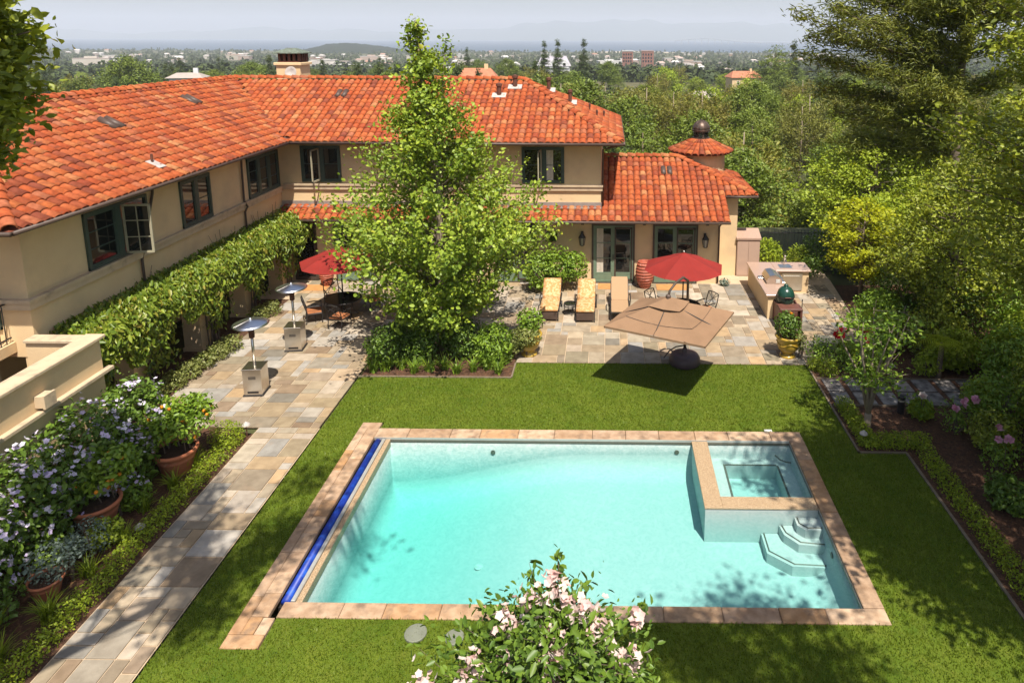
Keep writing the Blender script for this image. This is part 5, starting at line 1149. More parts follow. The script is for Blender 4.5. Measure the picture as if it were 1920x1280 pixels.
# wall shrub behind loungers, jar fern
shrub('wall_shrub', 'glossy green shrub against the house wall behind the loungers', 'shrub', [(-2.0,26.2,1.05,.8,.55,.75),(-1.35,26.25,1.0,.6,.5,.6),(-2.7,26.0,.9,.7,.6,.8)], 3600, .115, 'leaf_shrub', stems=7)
shrub('wall_creeper', 'dark creeper trained on the wall left of the lantern', 'creeper', [(-2.35,27.0,2.05,.30,.06,.32)], 350, .09, 'leaf_dark', stems=2)
shrub('agave_plant', 'small blue green plant at the house corner', 'plant', [(4.75,26.8,.16,.22,.16,.16)], 160, .10, 'leaf_grey', stems=1)
shrub('round_shrub', 'rounded bright green shrub beside the storage cabinet', 'shrub', [(7.0,29.3,.6,.72,.6,.68)], 2400, .10, 'leaf_hedge', stems=4, noise_amp=.06)
shrub('fence_shrub', 'pale green shrub in front of the iron fence', 'shrub', [(8.3,29.0,.55,.5,.4,.55)], 900, .10, 'leaf_bright', stems=4)
shrub('fence_hedge', 'dark shrub mass behind the sink end of the counter', 'shrub', [(9.3,29.2,.8,.9,.7,.9),(8.6,28.0,.5,.5,.5,.5),(10.3,28.4,.7,.9,.8,.8)], 3600, .10, 'leaf_dark', stems=5)
# maple
mp = thing('lime_maple', 'lime yellow japanese maple beside the outdoor kitchen', 'tree', (9.75,25.4,0))
prof_tree(mp, [(.9,.7),(1.4,1.15),(2.1,1.45),(2.9,1.45),(3.5,1.1),(4.0,.5)], [(0,0,0),(.03,0,.7),(-.05,0,1.6),(0,0,3.4)], 130, 62, .10, 'leaf_lime', 'bark', tr=.09, rise=.5, spray=.15, flat=.45, seed=5, wid=.8, upb=1.2)
# roses and small things at the right patio edge
def rose(name, label, x, y, z, R, n, fl, mat, group, leafm='leaf_shrub', nf=6):
    r_, P, D = shrub(name, label, 'rose', [(x,y,z,R,R,z)], n, .075, leafm, group, stems=7, shell=.9)
    if fl:
        for q in fl: link('bloom', flower_mesh('bloom', np.array(q, float)[None]+rng.normal(size=(nf,3))*.025, .085, mat, petals=6), None, r_)
rose('rose_bush', 'rose bush with several bright red blooms beside the patio', 7.15,19.75,.5,.6,900, [(7.05,19.6,1.32),(7.22,19.62,1.28),(6.9,19.6,1.18),(7.72,19.7,1.25),(7.95,19.75,1.22),(7.8,19.5,1.05),(7.0,19.5,1.16)], 'petal_red', 'roses')
rose('rose_bush', 'leafy rose bush between the urn and the red roses', 6.5,19.9,.5,.42,700, None, None, 'roses'); rose('rose_bush', 'leafy rose bush above the stepping stones', 7.9,19.6,.4,.55,800, None, None, 'roses', 'leaf_bright')
rose('rose_bush', 'rose with pink blooms in the shaded right bed, upper one', 9.0,16.3,.45,.5,500, [(9.0,16.1,.95),(8.75,15.9,.9),(9.35,16.2,1.0)], 'petal_rose', 'roses'); rose('rose_bush', 'rose with pink blooms in the shaded right bed, lower one', 9.2,14.6,.45,.5,500, [(9.0,14.5,.95),(9.2,14.4,.98),(9.1,14.7,1.1)], 'petal_rose', 'roses'); rose('rose_bush', 'pale rose with cream bloom by the bollard light', 8.3,16.9,.4,.35,320, [(8.25,16.7,.8)], 'petal_pink', 'roses')
shrub('box_ball', 'clipped box ball at the corner of the lawn below the urn', 'shrub', [(6.62,19.25,.25,.30,.30,.32)], 1300, .04, 'leaf_hedge', stems=2, noise_amp=.05)
shrub('box_ball', 'smaller clipped box left of the ball below the urn', 'shrub', [(6.3,19.6,.2,.22,.24,.26)], 900, .04, 'leaf_hedge', stems=2, noise_amp=.05)
for i, (lab, bl) in enumerate((('dark low box hedge along the upper right lawn edge', [(6.48,y,.16,.26,.3,.22) for y in np.arange(15.75,17.4,.32)]), ('dark low box hedge across the corner below the small tree', [(x,15.62,.17,.3,.24,.24) for x in np.arange(6.5,7.9,.32)]), ('long low box hedge down the right lawn edge', [(7.72,y,.14,.28,.34,.22) for y in np.arange(7.5,15.2,.36)]))):
    shrub('box_hedge', lab, 'hedge', bl, [3200,3000,9000][i], .05, 'leaf_hedge', 'box hedges edging the right bed', stems=3, noise_amp=.1)
fern = thing('tree_fern', 'tree fern with bright arching fronds among the right shrubs', 'fern', (9.9,19.2,0))
part('trunk', MB().tube([(0,0,0),(.03,0,1.1)], [.09,.07], 8), 'bark', fern, local=True)
for k in range(11):
    a_ = k*2*math.pi/11+.2; L = random.uniform(.7,1.0); d = np.array([math.cos(a_),math.sin(a_),0]); sd = np.array([-d[1],d[0],0]); V = []; Fc = []
    for i in range(14):
        t = (i+1)/15; c_ = np.array([0,0,1.1])+d*L*t+np.array([0,0,.45*t-.65*t*t]); w_ = .20*math.sin(math.pi*min(1,t*.95+.1)); 
        for s_ in (1,-1):
            b_ = len(V); V += [c_-d*.018, c_+d*.018, c_+sd*s_*w_+d*.05-np.array([0,0,.03])]; Fc.append((b_,b_+1,b_+2))
    part('frond', MB().add(V,Fc), 'leaf_lime', fern, local=True)
shrub('low_fern', 'pale green fern beside the stepping stone path', 'fern', [(9.6,19.35,.35,.45,.35,.35)], 500, .13, 'leaf_bright', wid=.3)
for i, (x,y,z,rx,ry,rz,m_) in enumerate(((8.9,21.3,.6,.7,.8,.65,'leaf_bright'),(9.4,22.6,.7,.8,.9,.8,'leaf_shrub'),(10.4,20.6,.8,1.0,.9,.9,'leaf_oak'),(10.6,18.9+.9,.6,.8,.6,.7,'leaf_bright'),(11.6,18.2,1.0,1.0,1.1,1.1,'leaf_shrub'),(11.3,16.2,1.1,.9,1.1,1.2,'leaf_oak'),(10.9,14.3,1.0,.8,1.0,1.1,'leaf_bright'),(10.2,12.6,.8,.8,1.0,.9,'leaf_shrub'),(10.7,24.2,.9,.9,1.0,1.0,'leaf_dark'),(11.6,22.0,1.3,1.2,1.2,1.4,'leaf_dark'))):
    shrub('garden_shrub', 'garden shrub right of the patio, '+['pale one at the paving edge','behind the pale edge shrub','beside the tree fern','by the low fern','at the end of the stepping stones','dark one at the right frame edge','pale one at the right frame edge','lowest one in the right bed','in the shade of the lime maple','deep in shade behind the tree fern'][i], 'shrub', [(x,y,z,rx,ry,rz)], 2600, .10, m_, 'shrubs along the right garden edge')

for i, (x,y,z,r_,m_) in enumerate(((8.7,13.4,.35,.5,'leaf_dark'),(9.6,12.0,.5,.7,'leaf_oak'),(8.8,11.0,.35,.5,'leaf_dark'),(9.5,15.5,.5,.6,'leaf_oak'),(10.2,16.6,.7,.8,'leaf_shrub'),(8.4,17.0,.25,.3,'leaf_hedge'),(10.1,17.2,.5,.5,'leaf_bright'),(9.3,10.2,.5,.7,'leaf_oak'),(7.5,20.2,.35,.35,'leaf_bright'),(8.4,20.3,.45,.5,'leaf_shrub'))):
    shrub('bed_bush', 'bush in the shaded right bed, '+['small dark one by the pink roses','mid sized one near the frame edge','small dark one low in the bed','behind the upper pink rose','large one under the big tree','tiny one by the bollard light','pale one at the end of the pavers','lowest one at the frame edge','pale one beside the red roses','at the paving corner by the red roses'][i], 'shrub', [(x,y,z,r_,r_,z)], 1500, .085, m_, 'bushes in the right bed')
for i, (x,y,z,rx,rz,m_) in enumerate(((13.3,17.2,1.4,1.4,1.6,'leaf_bright'),(13.6,20.2,1.6,1.6,1.9,'leaf_shrub'),(14.2,23.4,1.8,1.7,2.1,'leaf_oak'),(13.0,15.0,1.3,1.2,1.5,'leaf_shrub'),(16.4,21.5,2.2,1.9,2.4,'leaf_oak'),(14.0,26.3,1.8,1.7,2.0,'leaf_bright'),(12.4,19.0,1.0,1.0,1.1,'leaf_bright'))):
    shrub('tall_shrub', 'tall shrub closing the right garden boundary, '+['sunlit one beside the stepping path end','behind the sunlit one','dark one further back','nearest the camera','outermost one','behind the lime maple','low sunlit one in front'][i], 'shrub', [(x,y,z,rx,rx,rz),(x-.5,y+.3,z*.7,rx*.7,rx*.7,rz*.7)], 4200, .12, m_, 'tall shrubs on the right boundary')
# ------------------------------------------------------------------ garden trees
smt = thing('small_tree', 'slender multi stemmed young tree at the right lawn corner', 'tree', (6.7,16.3,0))
r5 = np.random.default_rng(21); tk = MB(); tk.tube([(0,0,0),(.02,.02,.5)], [.10,.085], 9); PT = []; AXs = []
for k in range(7):
    a_ = k*.9+.3; e = .35+.5*r5.random(); st_ = np.array([.02,.02,.42]); m1 = st_+np.array([math.cos(a_)*.28*e,math.sin(a_)*.28*e,1.0]); m2 = m1+np.array([math.cos(a_)*.6*e,math.sin(a_)*.6*e,.9]); t3 = m2+np.array([math.cos(a_+.4)*.5*e,math.sin(a_+.4)*.5*e,.75+.3*r5.random()])
    tk.tube([st_,m1,m2,t3], [.05,.035,.022,.007], 6)
    for q in range(10):
        b_ = (m1*(1-q/10)+m2*(q/10)) if q < 5 else (m2*(1-(q-4)/6)+t3*((q-4)/6)); d_ = r5.normal(size=3); d_[2] = abs(d_[2])*.3; d_ /= np.linalg.norm(d_); e_ = b_+d_*r5.uniform(.35,.85)
        tk.tube([b_,e_], [.009,.004], 4); n_ = 24; t = r5.random(n_)**.6; p_ = b_+(e_-b_)*t[:,None]+r5.normal(size=(n_,3))*.10; PT.append(p_); AXs.append(np.repeat(d_[None],n_,0))
link('trunk', tk.mesh('trunk'), 'bark_pale', smt, smooth=True, local=True); link('crown', leaf_mesh('crown', np.concatenate(PT), .11, 'leaf_shrub', axis=np.concatenate(AXs), wid=.55), None, smt, local=True)

def _lean(k, h_):
    l = k.pop('lean', (0,0)); return [(0,0,0),(.05*h_*.2,0,h_*.2),(l[0]*.45-.03*h_,l[1]*.45+.02*h_,h_*.5),(l[0]+.02*h_,l[1],h_*.75),(l[0]+.02*h_,l[1],h_*.96)]
def oak(label, loc, prof, nbr, per, leaf, lmat, seed, tr=.25, name='broadleaf_tree', group='broadleaf trees round the garden', **k):
    t = thing(name, label, 'tree', loc, 0, group); h_ = prof[-1][0]
    tp_ = _lean(k, h_); prof_tree(t, prof, tp_, nbr, per, leaf, lmat, k.pop('bmat','bark'), tr=tr, seed=seed, **k); return t
oak('huge glossy broadleaf tree filling the right edge of the picture', (10.9,14.6,0), [(4.2,1.6),(5.2,2.6),(6.5,3.1),(8,3.3),(10,3.3),(12,2.9),(13.6,1.4)], 190, 230, .115, 'leaf_oak', 31, tr=.3, spray=.26, flat=.6, rnd6=True)
oak('dense dark tree behind the tree fern', (11.8,22.2,0), [(1.4,1.5),(2.4,2.4),(3.6,2.7),(4.8,2.3),(5.8,1.2)], 130, 200, .115, 'leaf_oak', 32, spray=.24, flat=.6)
oak('sunlit yellow green tree above the lime maple', (11.0,28.2,0), [(1.6,1.6),(2.6,2.4),(3.8,2.6),(4.8,2.1),(5.8,1.0)], 140, 170, .125, 'leaf_bright', 33, spray=.24, flat=.6)
oak('bushy green tree at the right frame edge above the mulch bed', (10.9,12.9,0), [(1.2,1.2),(2.2,1.8),(3.2,1.9),(4.0,1.3),(4.6,.6)], 110, 130, .09, 'leaf_bright', 34, spray=.2, flat=.6)
oak('dark green tree right of the fence behind the sunlit one', (14.3,31.5,-1), [(1.6,2),(3,3.0),(5,3.3),(7,2.5),(8.4,1)], 130, 150, .16, 'leaf_oak', 35, spray=.3, flat=.6)
# pine
pine = thing('tall_pine', 'tall pine with long reaching boughs at the upper right', 'tree', (14.4,28.4,-.3))
rp = np.random.default_rng(9); ex = []
def bough(tip, zst, n=900, sp=.20): ex.append(((0,0,zst), tuple(np.array(tip)-np.array([14.4,28.4,-.3])), n, sp))
for (x,y,z,zs) in ((7.2,27.5,11.0,8.5),(7.7,28.3,9.4,8.0),(8.6,27.0,10.4,8.6),(9.3,29.2,11.2,9.6),(9.9,26.8,8.9,8.0),(10.6,28.,10.6,9.6),(11.4,27.,11.4,10.4),(12.3,27.6,9.9,9.4),(8.6,28.6,7.9,7.2),(9.6,29.5,6.9,6.6),(10.4,27.5,7.2,6.6),(11.6,26.9,7.9,7.4),(12.6,27.2,8.4,8.0),(9.2,28.2,5.8,5.6),(10.6,29.1,5.3,5.2),(11.9,27.9,6.2,6.0),(8.1,28.8,10.1,9.0),(13.0,27.4,11.5,11),(13.4,29.5,12.4,12),(12.0,30,12.2,11.6),(15.8,29,12,11),(16.8,28.,10.3,9.6),(16.5,29,8.4,8),(15.2,26.8,11.2,10.4),(13.2,30.8,9,8.6),(10.4,29.4,12.0,10.5),(9.0,28.4,12.0,10.5),(11.2,28.6,12.8,11.4)):
    bough((x,y,z), zs)
    for q in range(2): bough((x+rp.uniform(.2,1.6),y+rp.uniform(-1.2,1.2),z+rp.uniform(-.3,.5)), zs+.2, 520, .18)
prof_tree(pine, [(11.5,2.6),(13,2.2),(15,.6)], [(0,0,0),(.05,0,4),(-.1,0,8),(.05,0,12),(0,0,15)], 60, 180, .24, 'needle', 'bark', tr=.30, seed=4, wid=.16, spray=.2, extra=ex, upb=.3)
# trees outside the frame that shade the lawn and path
oak('tall tree beside the camera shading the right lawn', (9.7,8.1,0), [(5.5,1.6),(7,2.7),(9,3.3),(11,3.5),(13,3.0),(14.6,1.2)], 70, 240, .18, 'leaf_oak', 41, tr=.26, spray=.34, flat=.6)
oak('high tree behind the camera casting shade on the lower right lawn', (7.8,1.6,0), [(11.2,1.2),(12,2.0),(13.2,2.2),(14.4,1.4),(15.2,.5)], 26, 240, .17, 'leaf_oak', 46, tr=.24, spray=.32, flat=.6, lean=(-2.9,1.6))
oak('high tree behind the camera casting shade on the spa', (11.4,6.6,0), [(10.9,1.6),(11.8,2.5),(13,2.7),(14.4,1.6),(15.2,.6)], 46, 240, .18, 'leaf_oak', 44, tr=.26, spray=.34, flat=.6, lean=(-3.2,1.5))
lt_ = thing('overhanging_oak', 'oak branch hanging into the upper left corner over the roof', 'tree', (-9.6,3.2,0), 0, 'broadleaf trees round the garden')
ex = []
B0 = np.array((-9.6,3.2,0.))
for (x,y,z,n_,sp_) in ((-8.05,9.3,10.35,240,.16),(-8.3,9.3,9.9,220,.18),(-7.95,9.0,9.6,170,.15),(-8.55,9.2,9.3,260,.2),(-8.1,9.0,9.0,190,.16),(-8.6,9.3,8.75,230,.18),(-8.25,9.1,8.65,150,.13),(-8.75,9.0,10.6,260,.2),(-8.9,9.4,9.7,300,.24),(-7.75,9.3,10.05,90,.10),(-8.75,9.4,8.25,150,.14),(-8.3,9.2,9.25,150,.15),(-9.0,9.2,10.2,260,.22),(-8.35,9.3,10.7,150,.14)):
    tip = np.array((x,y,z))-B0; ex.append(((.3,4.6,8.6+.3*(z-8)), tuple(tip), int(n_*2.6), sp_*1.1))
    for q in range(2): ex.append((tuple(tip*.75+np.array((.3,4.6,8.6+.3*(z-8)))*.25), tuple(tip+rng.normal(size=3)*np.array([.3,.3,.3])-np.array([.15,0,0])), int(n_*1.5), sp_))
ex.append(((0,.2,6.5),(.3,4.6,8.7),30,.2)); ex.append(((0,.2,7),(.3,4.6,9.2),30,.2))
prof_tree(lt_, [(11.0,2.0),(11.8,2.9),(13.5,3.2),(15.2,2.8),(16.6,1.2)], [(0,0,0),(.2,0,3.5),(.1,.2,7),(1.6,.8,9.5),(3.9,1.6,12),(4.3,1.7,16)], 30, 430, .125, 'leaf_oak', 'bark', tr=.32, seed=43, spray=.26, along=.65, flat=.7, rnd6=True, extra=ex)
# flowering tree in front of the pool
pk = thing('flowering_tree', 'pink flowering small tree top in front of the pool', 'tree', (-.72,7.35,-1.85))
pts_pk = prof_tree(pk, [(2.6,1.2),(3.2,1.55),(3.8,1.45),(4.3,1.0),(4.7,.5)], [(0,0,0),(.03,0,1.4),(0,0,3),(.02,0,4.4)], 300, 52, .11, 'leaf_dark', 'bark', tr=.08, seed=51, spray=.14, wid=.5, minf=.4, rnd6=True,
    extra=[((.2,.3,4.2),(.05,.75,5.05),60,.05),((0,.2,4.2),(-.32,.7,4.95),55,.05),((-.3,.3,3.9),(-.95,.65,4.35),55,.05),((-.4,.2,3.8),(-1.2,.5,4.15),60,.05),((.5,.2,3.9),(1.25,.75,4.30),60,.05),((-.6,.1,3.3),(-1.7,.1,3.55),50,.07)])
Q = []
for (x,y,z,s_,n_) in ((.0,.62,4.75,.12,20),(-.25,.45,4.6,.15,26),(.15,.45,4.62,.16,30),(.38,.42,4.5,.14,24),(-.55,.35,4.35,.14,20),(.62,.3,4.3,.14,22),(-1.0,.1,3.85,.16,28),(-.75,.05,3.9,.13,18),(.05,-.1,4.2,.18,34),(-.5,.0,4.15,.12,16),(.8,.1,4.0,.12,16),(1.05,.2,3.95,.14,18),(1.3,-.1,3.6,.12,16),(-1.7,.15,3.6,.14,22),(.45,-.2,4.0,.1,10),(-1.1,-.2,3.5,.12,12),(.9,-.35,3.65,.1,10),(1.5,-.3,3.3,.12,14),(1.1,.55,4.2,.08,8),(-.2,-.4,3.9,.1,10),(.35,-.6,3.7,.1,8),(-1.5,-.35,3.2,.1,10),(0,.1,4.45,.1,10)):
    Q.append(np.array((x,y-.05,z+.06))+rng.normal(size=(int(n_*1.25),3))*s_*.6)
link('blossom', flower_mesh('blossom', np.concatenate(Q), .055, 'petal_pink'), None, pk, local=True)

# ------------------------------------------------------------------ wooded valley: trees one can tell apart
def px_of(x, y): return 1130+F*x/max(y,1)
def proto(name, label, prof, nbr, per, leaf, lmat, seed, bmat='bark', tr=.22, **k):
    t = thing(name, label, 'tree', (0,0,-500), 0, 'trees in the wooded valley behind the house'); h_ = prof[-1][0]
    prof_tree(t, prof, [(0,0,-2),(.1,0,h_*.3),(-.1,.1,h_*.6),(0,0,h_*.95)], nbr, per, leaf, lmat, bmat, tr=tr, seed=seed, **k); return t
KINDS = [
 ['round_tree', 'rounded olive green tree', proto('round_tree', 'x', [(1.6,2.6),(3,4.0),(5,4.6),(7,4.2),(8.6,2.8),(9.6,1.0)], 120, 105, .30, 'leaf_far', 61, spray=.42, flat=.7, minf=.55), 0],
 ['gum_tree', 'brownish gum tree with pale limbs', proto('gum_tree', 'x', [(2.5,2.2),(4.5,3.4),(7,3.9),(9,3.2),(11,1.6)], 90, 90, .30, 'leaf_euc', 62, 'bark_pale', tr=.26, spray=.36, flat=.7, minf=.55, rise=.9, wid=.4), 0],
 ['conifer_tree', 'dark pointed conifer', proto('conifer_tree', 'x', [(.8,2.3),(3,2.2),(6,1.7),(9,1.1),(12,.45),(13.6,.08)], 280, 34, .36, 'leaf_conifer', 63, tr=.2, spray=.26, minf=.4, rise=-.15, wid=.3, flat=.5), 0],
 ['cedar_tree', 'spreading cedar', proto('cedar_tree', 'x', [(1.2,4.2),(3,4.6),(5,4.0),(7,2.9),(9,1.5),(10,.4)], 150, 70, .30, 'leaf_cedar', 64, tr=.25, spray=.55, minf=.4, rise=.1, flat=.22, wid=.3, upb=1.2), 0],
 ['lime_tree', 'pale yellow green tree', proto('lime_tree', 'x', [(1.4,2.0),(3,3.1),(5,3.4),(6.6,2.6),(7.8,.9)], 100, 95, .27, 'leaf_bright', 65, spray=.34, flat=.7, minf=.5), 0],
]
HT = [9.8,11.2,13.7,10.2,8.0]; RD = [4.6,3.9,2.2,4.6,3.3]
houses_bg = [(27.2,200,5,-10.3),(-26.5,330,9,-6.5),(58,300,9,-9)]
placed = []
def place(kind, x, y, s_, rz=None):
    K = KINDS[kind]; z = float(T(x,y)); pxx = px_of(x,y)
    zone = next(t_ for lim_, t_ in ((330,'beyond the left end of the roof'),(560,'beyond the roof left of the chimney'),(780,'beyond the ridge right of the chimney'),(1000,'beyond the ridge right of the tree'),(1150,'beyond the roof right end'),(1300,'behind the turret'),(1420,'below the white house right of the turret'),(9999,'behind the pine on the right')) if pxx < lim_)
    lab = K[1]+', '+('close by' if y < 75 else 'midway down' if y < 190 else 'far off')+', '+zone; rz = rng.random()*6.28 if rz is None else rz
    sc_ = (s_*rng.uniform(.9,1.12), s_*rng.uniform(.9,1.12), s_)
    if K[3] == 0: K[2].matrix_basis = Matrix.Translation((x,y,z)) @ Matrix.Rotation(rz,4,'Z') @ Matrix.Diagonal((*sc_,1)); K[2]['label'] = lab
    else: copy_thing(K[2], K[0], lab, (x,y,z), rz, sc_)
    K[3] += 1; placed.append((x,y,RD[kind]*s_))
for (k,x,y,top) in ((2,-28.3,300,8.7),(2,-22.5,300,9.3),(2,-10.4,280,9.6),(2,-72,350,5),(2,-66,180,3.6),(0,-140,200,4.0),(2,-148,205,3.0),(4,19.5,240,.0),(3,62,260,8),(2,70,265,9.5),(1,-4.5,120,2.4),(1,13,90,1.0),(1,21,100,.5),(1,5.5,85,-.5),(3,26,80,-1.5),(3,33,90,1.0),(4,31,110,1.0),(0,8,60,-1.2),(4,10,56,-2.0),(0,14,52,-1.6),(4,16,58,-2.4),(3,19,54,-.6),(0,22,60,.6),(3,24,66,.4),(1,-11.9,90,5.4),(0,-9.2,95,4.6),(1,-6.2,88,5.0),(0,-3.4,84,4.6),(1,-.6,92,4.4),(0,2.3,86,2.6),(1,5.2,96,3.9),(1,8.6,92,3.6),(0,12.2,98,1.8),(4,17,120,1.6),(1,24,130,2.2),(0,30,140,1.5),(2,-50,150,4.4),(0,-44,140,2.9),(2,-58,160,3.6),(0,-36,120,3.2),(0,-24,110,3.4),(0,-18,105,3.0),(1,38,120,1.4),(3,43,115,2.0),(0,48,125,1.6)):
    place(k, x, y, (top-float(T(x,y)))/HT[k])
for (hx_,hy,top) in ((27.2,200,-9.2),(58,300,-9.4),(-26.5,330,-5.2)):
    for dx in (-5,-1.5,2.5,6): xx_ = hx_*.95+dx; place(0 if dx > 0 else 3, xx_, hy*.95, (top+rng.uniform(-.8,.3)-float(T(xx_,hy*.95)))/HT[0])
tries = 0
while len(placed) < 330 and tries < 14000:
    tries += 1; u_ = rng.random(); y = 43*(520/43)**(u_**1.0); px = rng.uniform(-60,1960); x = (px-1130)/F*y
    if px < 1140 and y < 95: continue
    if px < 1140 and rng.random() < .35: continue
    w_ = [.38,.2,.14,.16,.12] if px > 1140 else [.45,.06,.36,.08,.05]
    k = int(rng.choice(5, p=w_)); s_ = rng.uniform(.75,1.25)*(1.15 if y > 150 else .9)
    top = float(T(x,y))+HT[k]*s_
    lim = .030 if px < 1140 else (.10 if y < 75 else .05 if y < 200 else .033)
    if k == 2: lim *= .8
    if (10-top)/y < lim: continue
    if any((x-a)**2+(y-b)**2 < (.55*(r_+RD[k]*s_))**2 for a,b,r_ in placed): continue
    if any(hy-110 < y < hy+hr and abs(x/y-hx_/hy) < (hr+RD[k]*s_*.5)/hy and ((10-top)/y < (10-hz_)/hy or y > hy-12) for hx_,hy,hr,hz_ in houses_bg): continue
    place(k, x, y, s_)
# far wood and town
bl_ = []
rt = np.random.default_rng(77)
def bmesh_house(w_, d_, h_, hip):
    me = MB().box(-w_/2,w_/2,-d_/2,d_/2,-3,h_).mesh('far_building'); return me
def two_mat(wall, roofmb, m1, m2):
    nv0 = len(wall.f); wall.add(np.concatenate(roofmb.v), roofmb.f); me = wall.mesh('far_building'); me.materials.append(MATS[m1]); me.materials.append(MATS[m2])
    me.polygons.foreach_set('material_index', [0]*nv0+[1]*(len(wall.f)-nv0)); return me
def gable(w_, d_, z, h_, o=.6): return MB().add([(-w_/2-o,-d_/2-o,z),(w_/2+o,-d_/2-o,z),(w_/2+o,d_/2+o,z),(-w_/2-o,d_/2+o,z),(-w_/2-o+d_*.25,0,z+h_),(w_/2+o-d_*.25,0,z+h_)], [(3,2,1,0),(0,1,5,4),(1,2,5),(2,3,4,5),(3,0,4)])
BM = [two_mat(MB().box(-8,8,-6,6,-4,5), gable(16,12,5.0,3.2), 'town_wall', 'town_roof'), two_mat(MB().box(-16,16,-10,10,-4,8), MB().box(-16.4,16.4,-10.4,10.4,8.01,8.7), 'town_wall', 'town_roof'),
      two_mat(MB().box(-26,26,-12,12,-4,10).box(-10,8,-8,8,10,13), MB().box(-26.3,26.3,-12.3,12.3,10.01,10.4), 'town_wall', 'town_roof'), two_mat(MB().box(-10,10,-7,7,-4,6).box(2,12,-14,-7,-4,5), gable(20,14,6.0,3.0), 'town_wall', 'town_roof')]
for i in range(150):
    y = 820*(2350/820)**(rt.random()**.85); px = rt.uniform(110,1560); x = (px-1130)/F*y; k = int(rt.choice(4, p=[.4,.22,.13,.25]))
    if -1050 < x < -600 and y > 2150: continue
    o = bpy.data.objects.new('far_building', BM[k]); COL.objects.link(o); o.location = (x,y,float(T(x,y))+rt.uniform(1.,4)); o.rotation_euler = (0,0,rt.uniform(-.5,.5)); s_ = rt.uniform(.4,.85); o.scale = (s_,s_,s_*rt.uniform(.9,1.3))
    tag(o, 'pale building of the hazy bayside town, '+('near' if y < 1000 else 'midway' if y < 1600 else 'by the shore')+', '+('left of the chimney' if px < 520 else 'left of the tree' if px < 770 else 'right of the tree' if px < 1010 else 'above the right wing' if px < 1250 else 'left of the pine'), 'building', 'distant town buildings'); bl_.append((x,y,[9,17,27,12][k]*s_))
NT = 7500; yy = 400*(2560/400)**(rt.random(NT)**.85); px = rt.uniform(-60,1980,NT); xx = (px-1130)/F*yy
ok = np.ones(NT, bool)
for (x,y,r_) in bl_: ok &= ~((yy < y+r_)&(yy > y-.07*y)&(np.abs(xx/yy-x/y) < (r_*.75)/y)&(rt.random(NT) < .75))
for (x,y,r_,_z) in houses_bg: ok &= ~((np.abs(xx-x) < r_)&(np.abs(yy-y) < r_+5))
xx, yy = xx[ok], yy[ok]; n_ = len(xx); R = rt.uniform(3,5.5,n_); Ht = rt.uniform(5,10.5,n_); con = rt.random(n_) < .25; R[con] *= .5; Ht[con] *= 1.35
m_ = 30; d = unit(rt.normal(size=(n_*m_,3))); d[:,2] = np.abs(d[:,2])
Pc = np.stack([xx,yy,T(xx,yy)+Ht*.35],1); rad = np.stack([R,R,Ht*.65],1); sh_ = rt.uniform(.75,1.05,(n_*m_,1))
pp = np.repeat(Pc,m_,0)+d*np.repeat(rad,m_,0)*sh_; cc_ = np.repeat(con,m_); q = 1-d[:,2]*.9*cc_; pp[:,:2] = np.repeat(Pc,m_,0)[:,:2]+(pp-np.repeat(Pc,m_,0))[:,:2]*q[:,None]
me = leaf_mesh('far_wood', pp, 3.1, 'leaf_wood', out=d, outb=1.4, upb=.2, wid=.9, clump=np.repeat(rt.random(n_),m_), spread=.6)
o = stuff(link('far_wood', me)); o['label'] = 'hazy belt of woods between the valley and the bay'; o['category'] = 'wood'
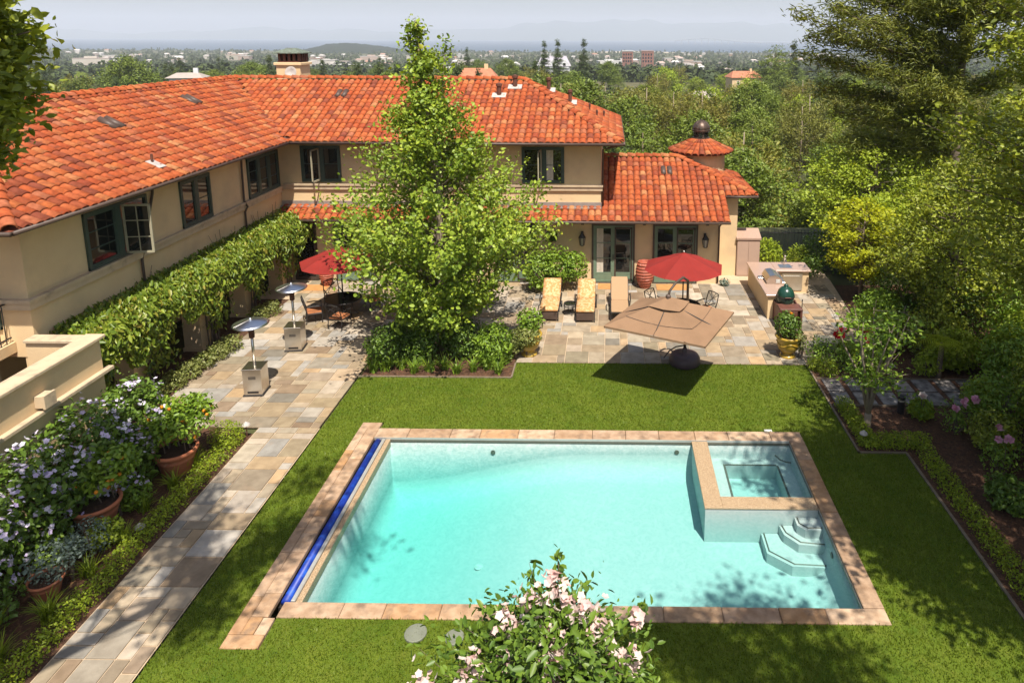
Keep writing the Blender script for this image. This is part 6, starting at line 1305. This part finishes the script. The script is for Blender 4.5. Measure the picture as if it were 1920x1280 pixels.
# houses among the trees
def villa(name, label, x, y, w_, d_, h_, rz, wm, rm, wins, rh=3.0, z=None, gab=0):
    z = float(T(x,y)) if z is None else z; t = thing(name, label, 'house', (x,y,z), rz)
    part('wall', MB().box(-w_/2,w_/2,-d_/2,d_/2,-4,h_), wm, t, local=True); rf_ = part('roof', gable(w_,d_,h_+.02,rh), rm, t, local=True)
    for (u0,u1,z0,z1) in wins:
        wd = part('window', MB().box(u0,u1,-d_/2-.08,-d_/2-.005,z0,z1), 'house_white', t, local=True); part('pane', MB().box(u0+.12,u1-.12,-d_/2-.1,-d_/2-.082,z0+.12,z1-.12), 'glass', wd, local=True)
    for k in range(gab):
        cx = -w_/2+w_*(k+.5)/gab; g_ = MB().add([(cx-2.2,-d_/2-.4,h_-1),(cx+2.2,-d_/2-.4,h_-1),(cx+2.2,-d_/2-.4,h_+1.2),(cx,-d_/2-.4,h_+3.2),(cx-2.2,-d_/2-.4,h_+1.2),(cx-2.2,0,h_-1),(cx+2.2,0,h_-1),(cx+2.2,0,h_+1.2),(cx,0,h_+3.2),(cx-2.2,0,h_+1.2)], [(0,1,2,3,4),(1,6,7,2),(2,7,8,3),(3,8,9,4),(4,9,5,0)])
        gp_ = part('dormer', g_, wm, t, local=True); part('window', MB().box(cx-.6,cx+.6,-d_/2-.47,-d_/2-.405,h_-.2,h_+1.4), 'glass', gp_, local=True)
    part('chimney', MB().box(w_*.2,w_*.2+.9,-.4,.4,h_+rh*.4,h_+rh+1.0), wm, rf_, local=True); return t
villa('white_house', 'white house with shallow grey brown roof among the valley trees', 27.2,200,7.6,6,5.6,.12,'house_white','shingle',[(-2.9,-2.0,2.9,4.2),(-.5,.8,2.6,4.0),(2.0,3.0,2.9,4.2)],1.7,z=-12.6)
villa('gabled_house', 'large cream house with pale slate roof and pointed dormers', -26.5,330,15,9,7.0,.05,'house_white','slate_roof',[(-6,-4.8,2.5,4.5),(-1,.4,2.5,4.5),(4.2,5.4,2.5,4.5)],4.6,z=-10.5,gab=3)
villa('tiled_villa', 'low villa with terracotta roof among trees near the pine', 58,300,13,9,5.0,.15,'stucco','roof_terra',[(-4.5,-3.3,2,3.6),(-1,.2,2,3.6),(2.5,3.7,2,3.6)],2.6,z=-11.8)
villa('tiled_cottage', 'small house with pink tile roof just above the main ridge', -31.5,165,8,6,3.2,.1,'stucco','roof_terra',[(-2.5,-1.5,1,2.2)],2.0,z=-2.6)
villa('flat_house', 'small pale house beyond the left roof ridge', -92,150,6,6,4.0,.3,'house_white','shingle',[(-1.5,-.5,2,3.2),(.6,1.6,2,3.2)],1.0,z=-3.0)
for i, (x,w_) in enumerate(((18,16),(38,18))):
    t = thing('brick_block', ['left','right'][i]+' one of two brick apartment blocks above the far trees', 'building', (x*1.5,1050,-33)); part('wall', MB().box(-w_/2,w_/2,-8,8,-6,22), 'brick_red', t, local=True); part('roof', MB().box(-w_/2-.5,w_/2+.5,-8.5,8.5,22.01,23), 'town_roof', t, local=True)
    for r_ in range(3):
        for c_ in range(4): u_ = -w_/2+1.2+c_*(w_-2)/4; part('window', MB().box(u_,u_+2.2,-8.15,-8.01,6+r_*5,9+r_*5), 'glass', t, local=True)
# ------------------------------------------------------------------ haze
hz = part('haze', MB().box(-17000,17000,-500,15500,-66,420), 'haze_air'); stuff(hz); hz['label'] = 'thin bright haze in the air over the bay'; hz['category'] = 'haze'
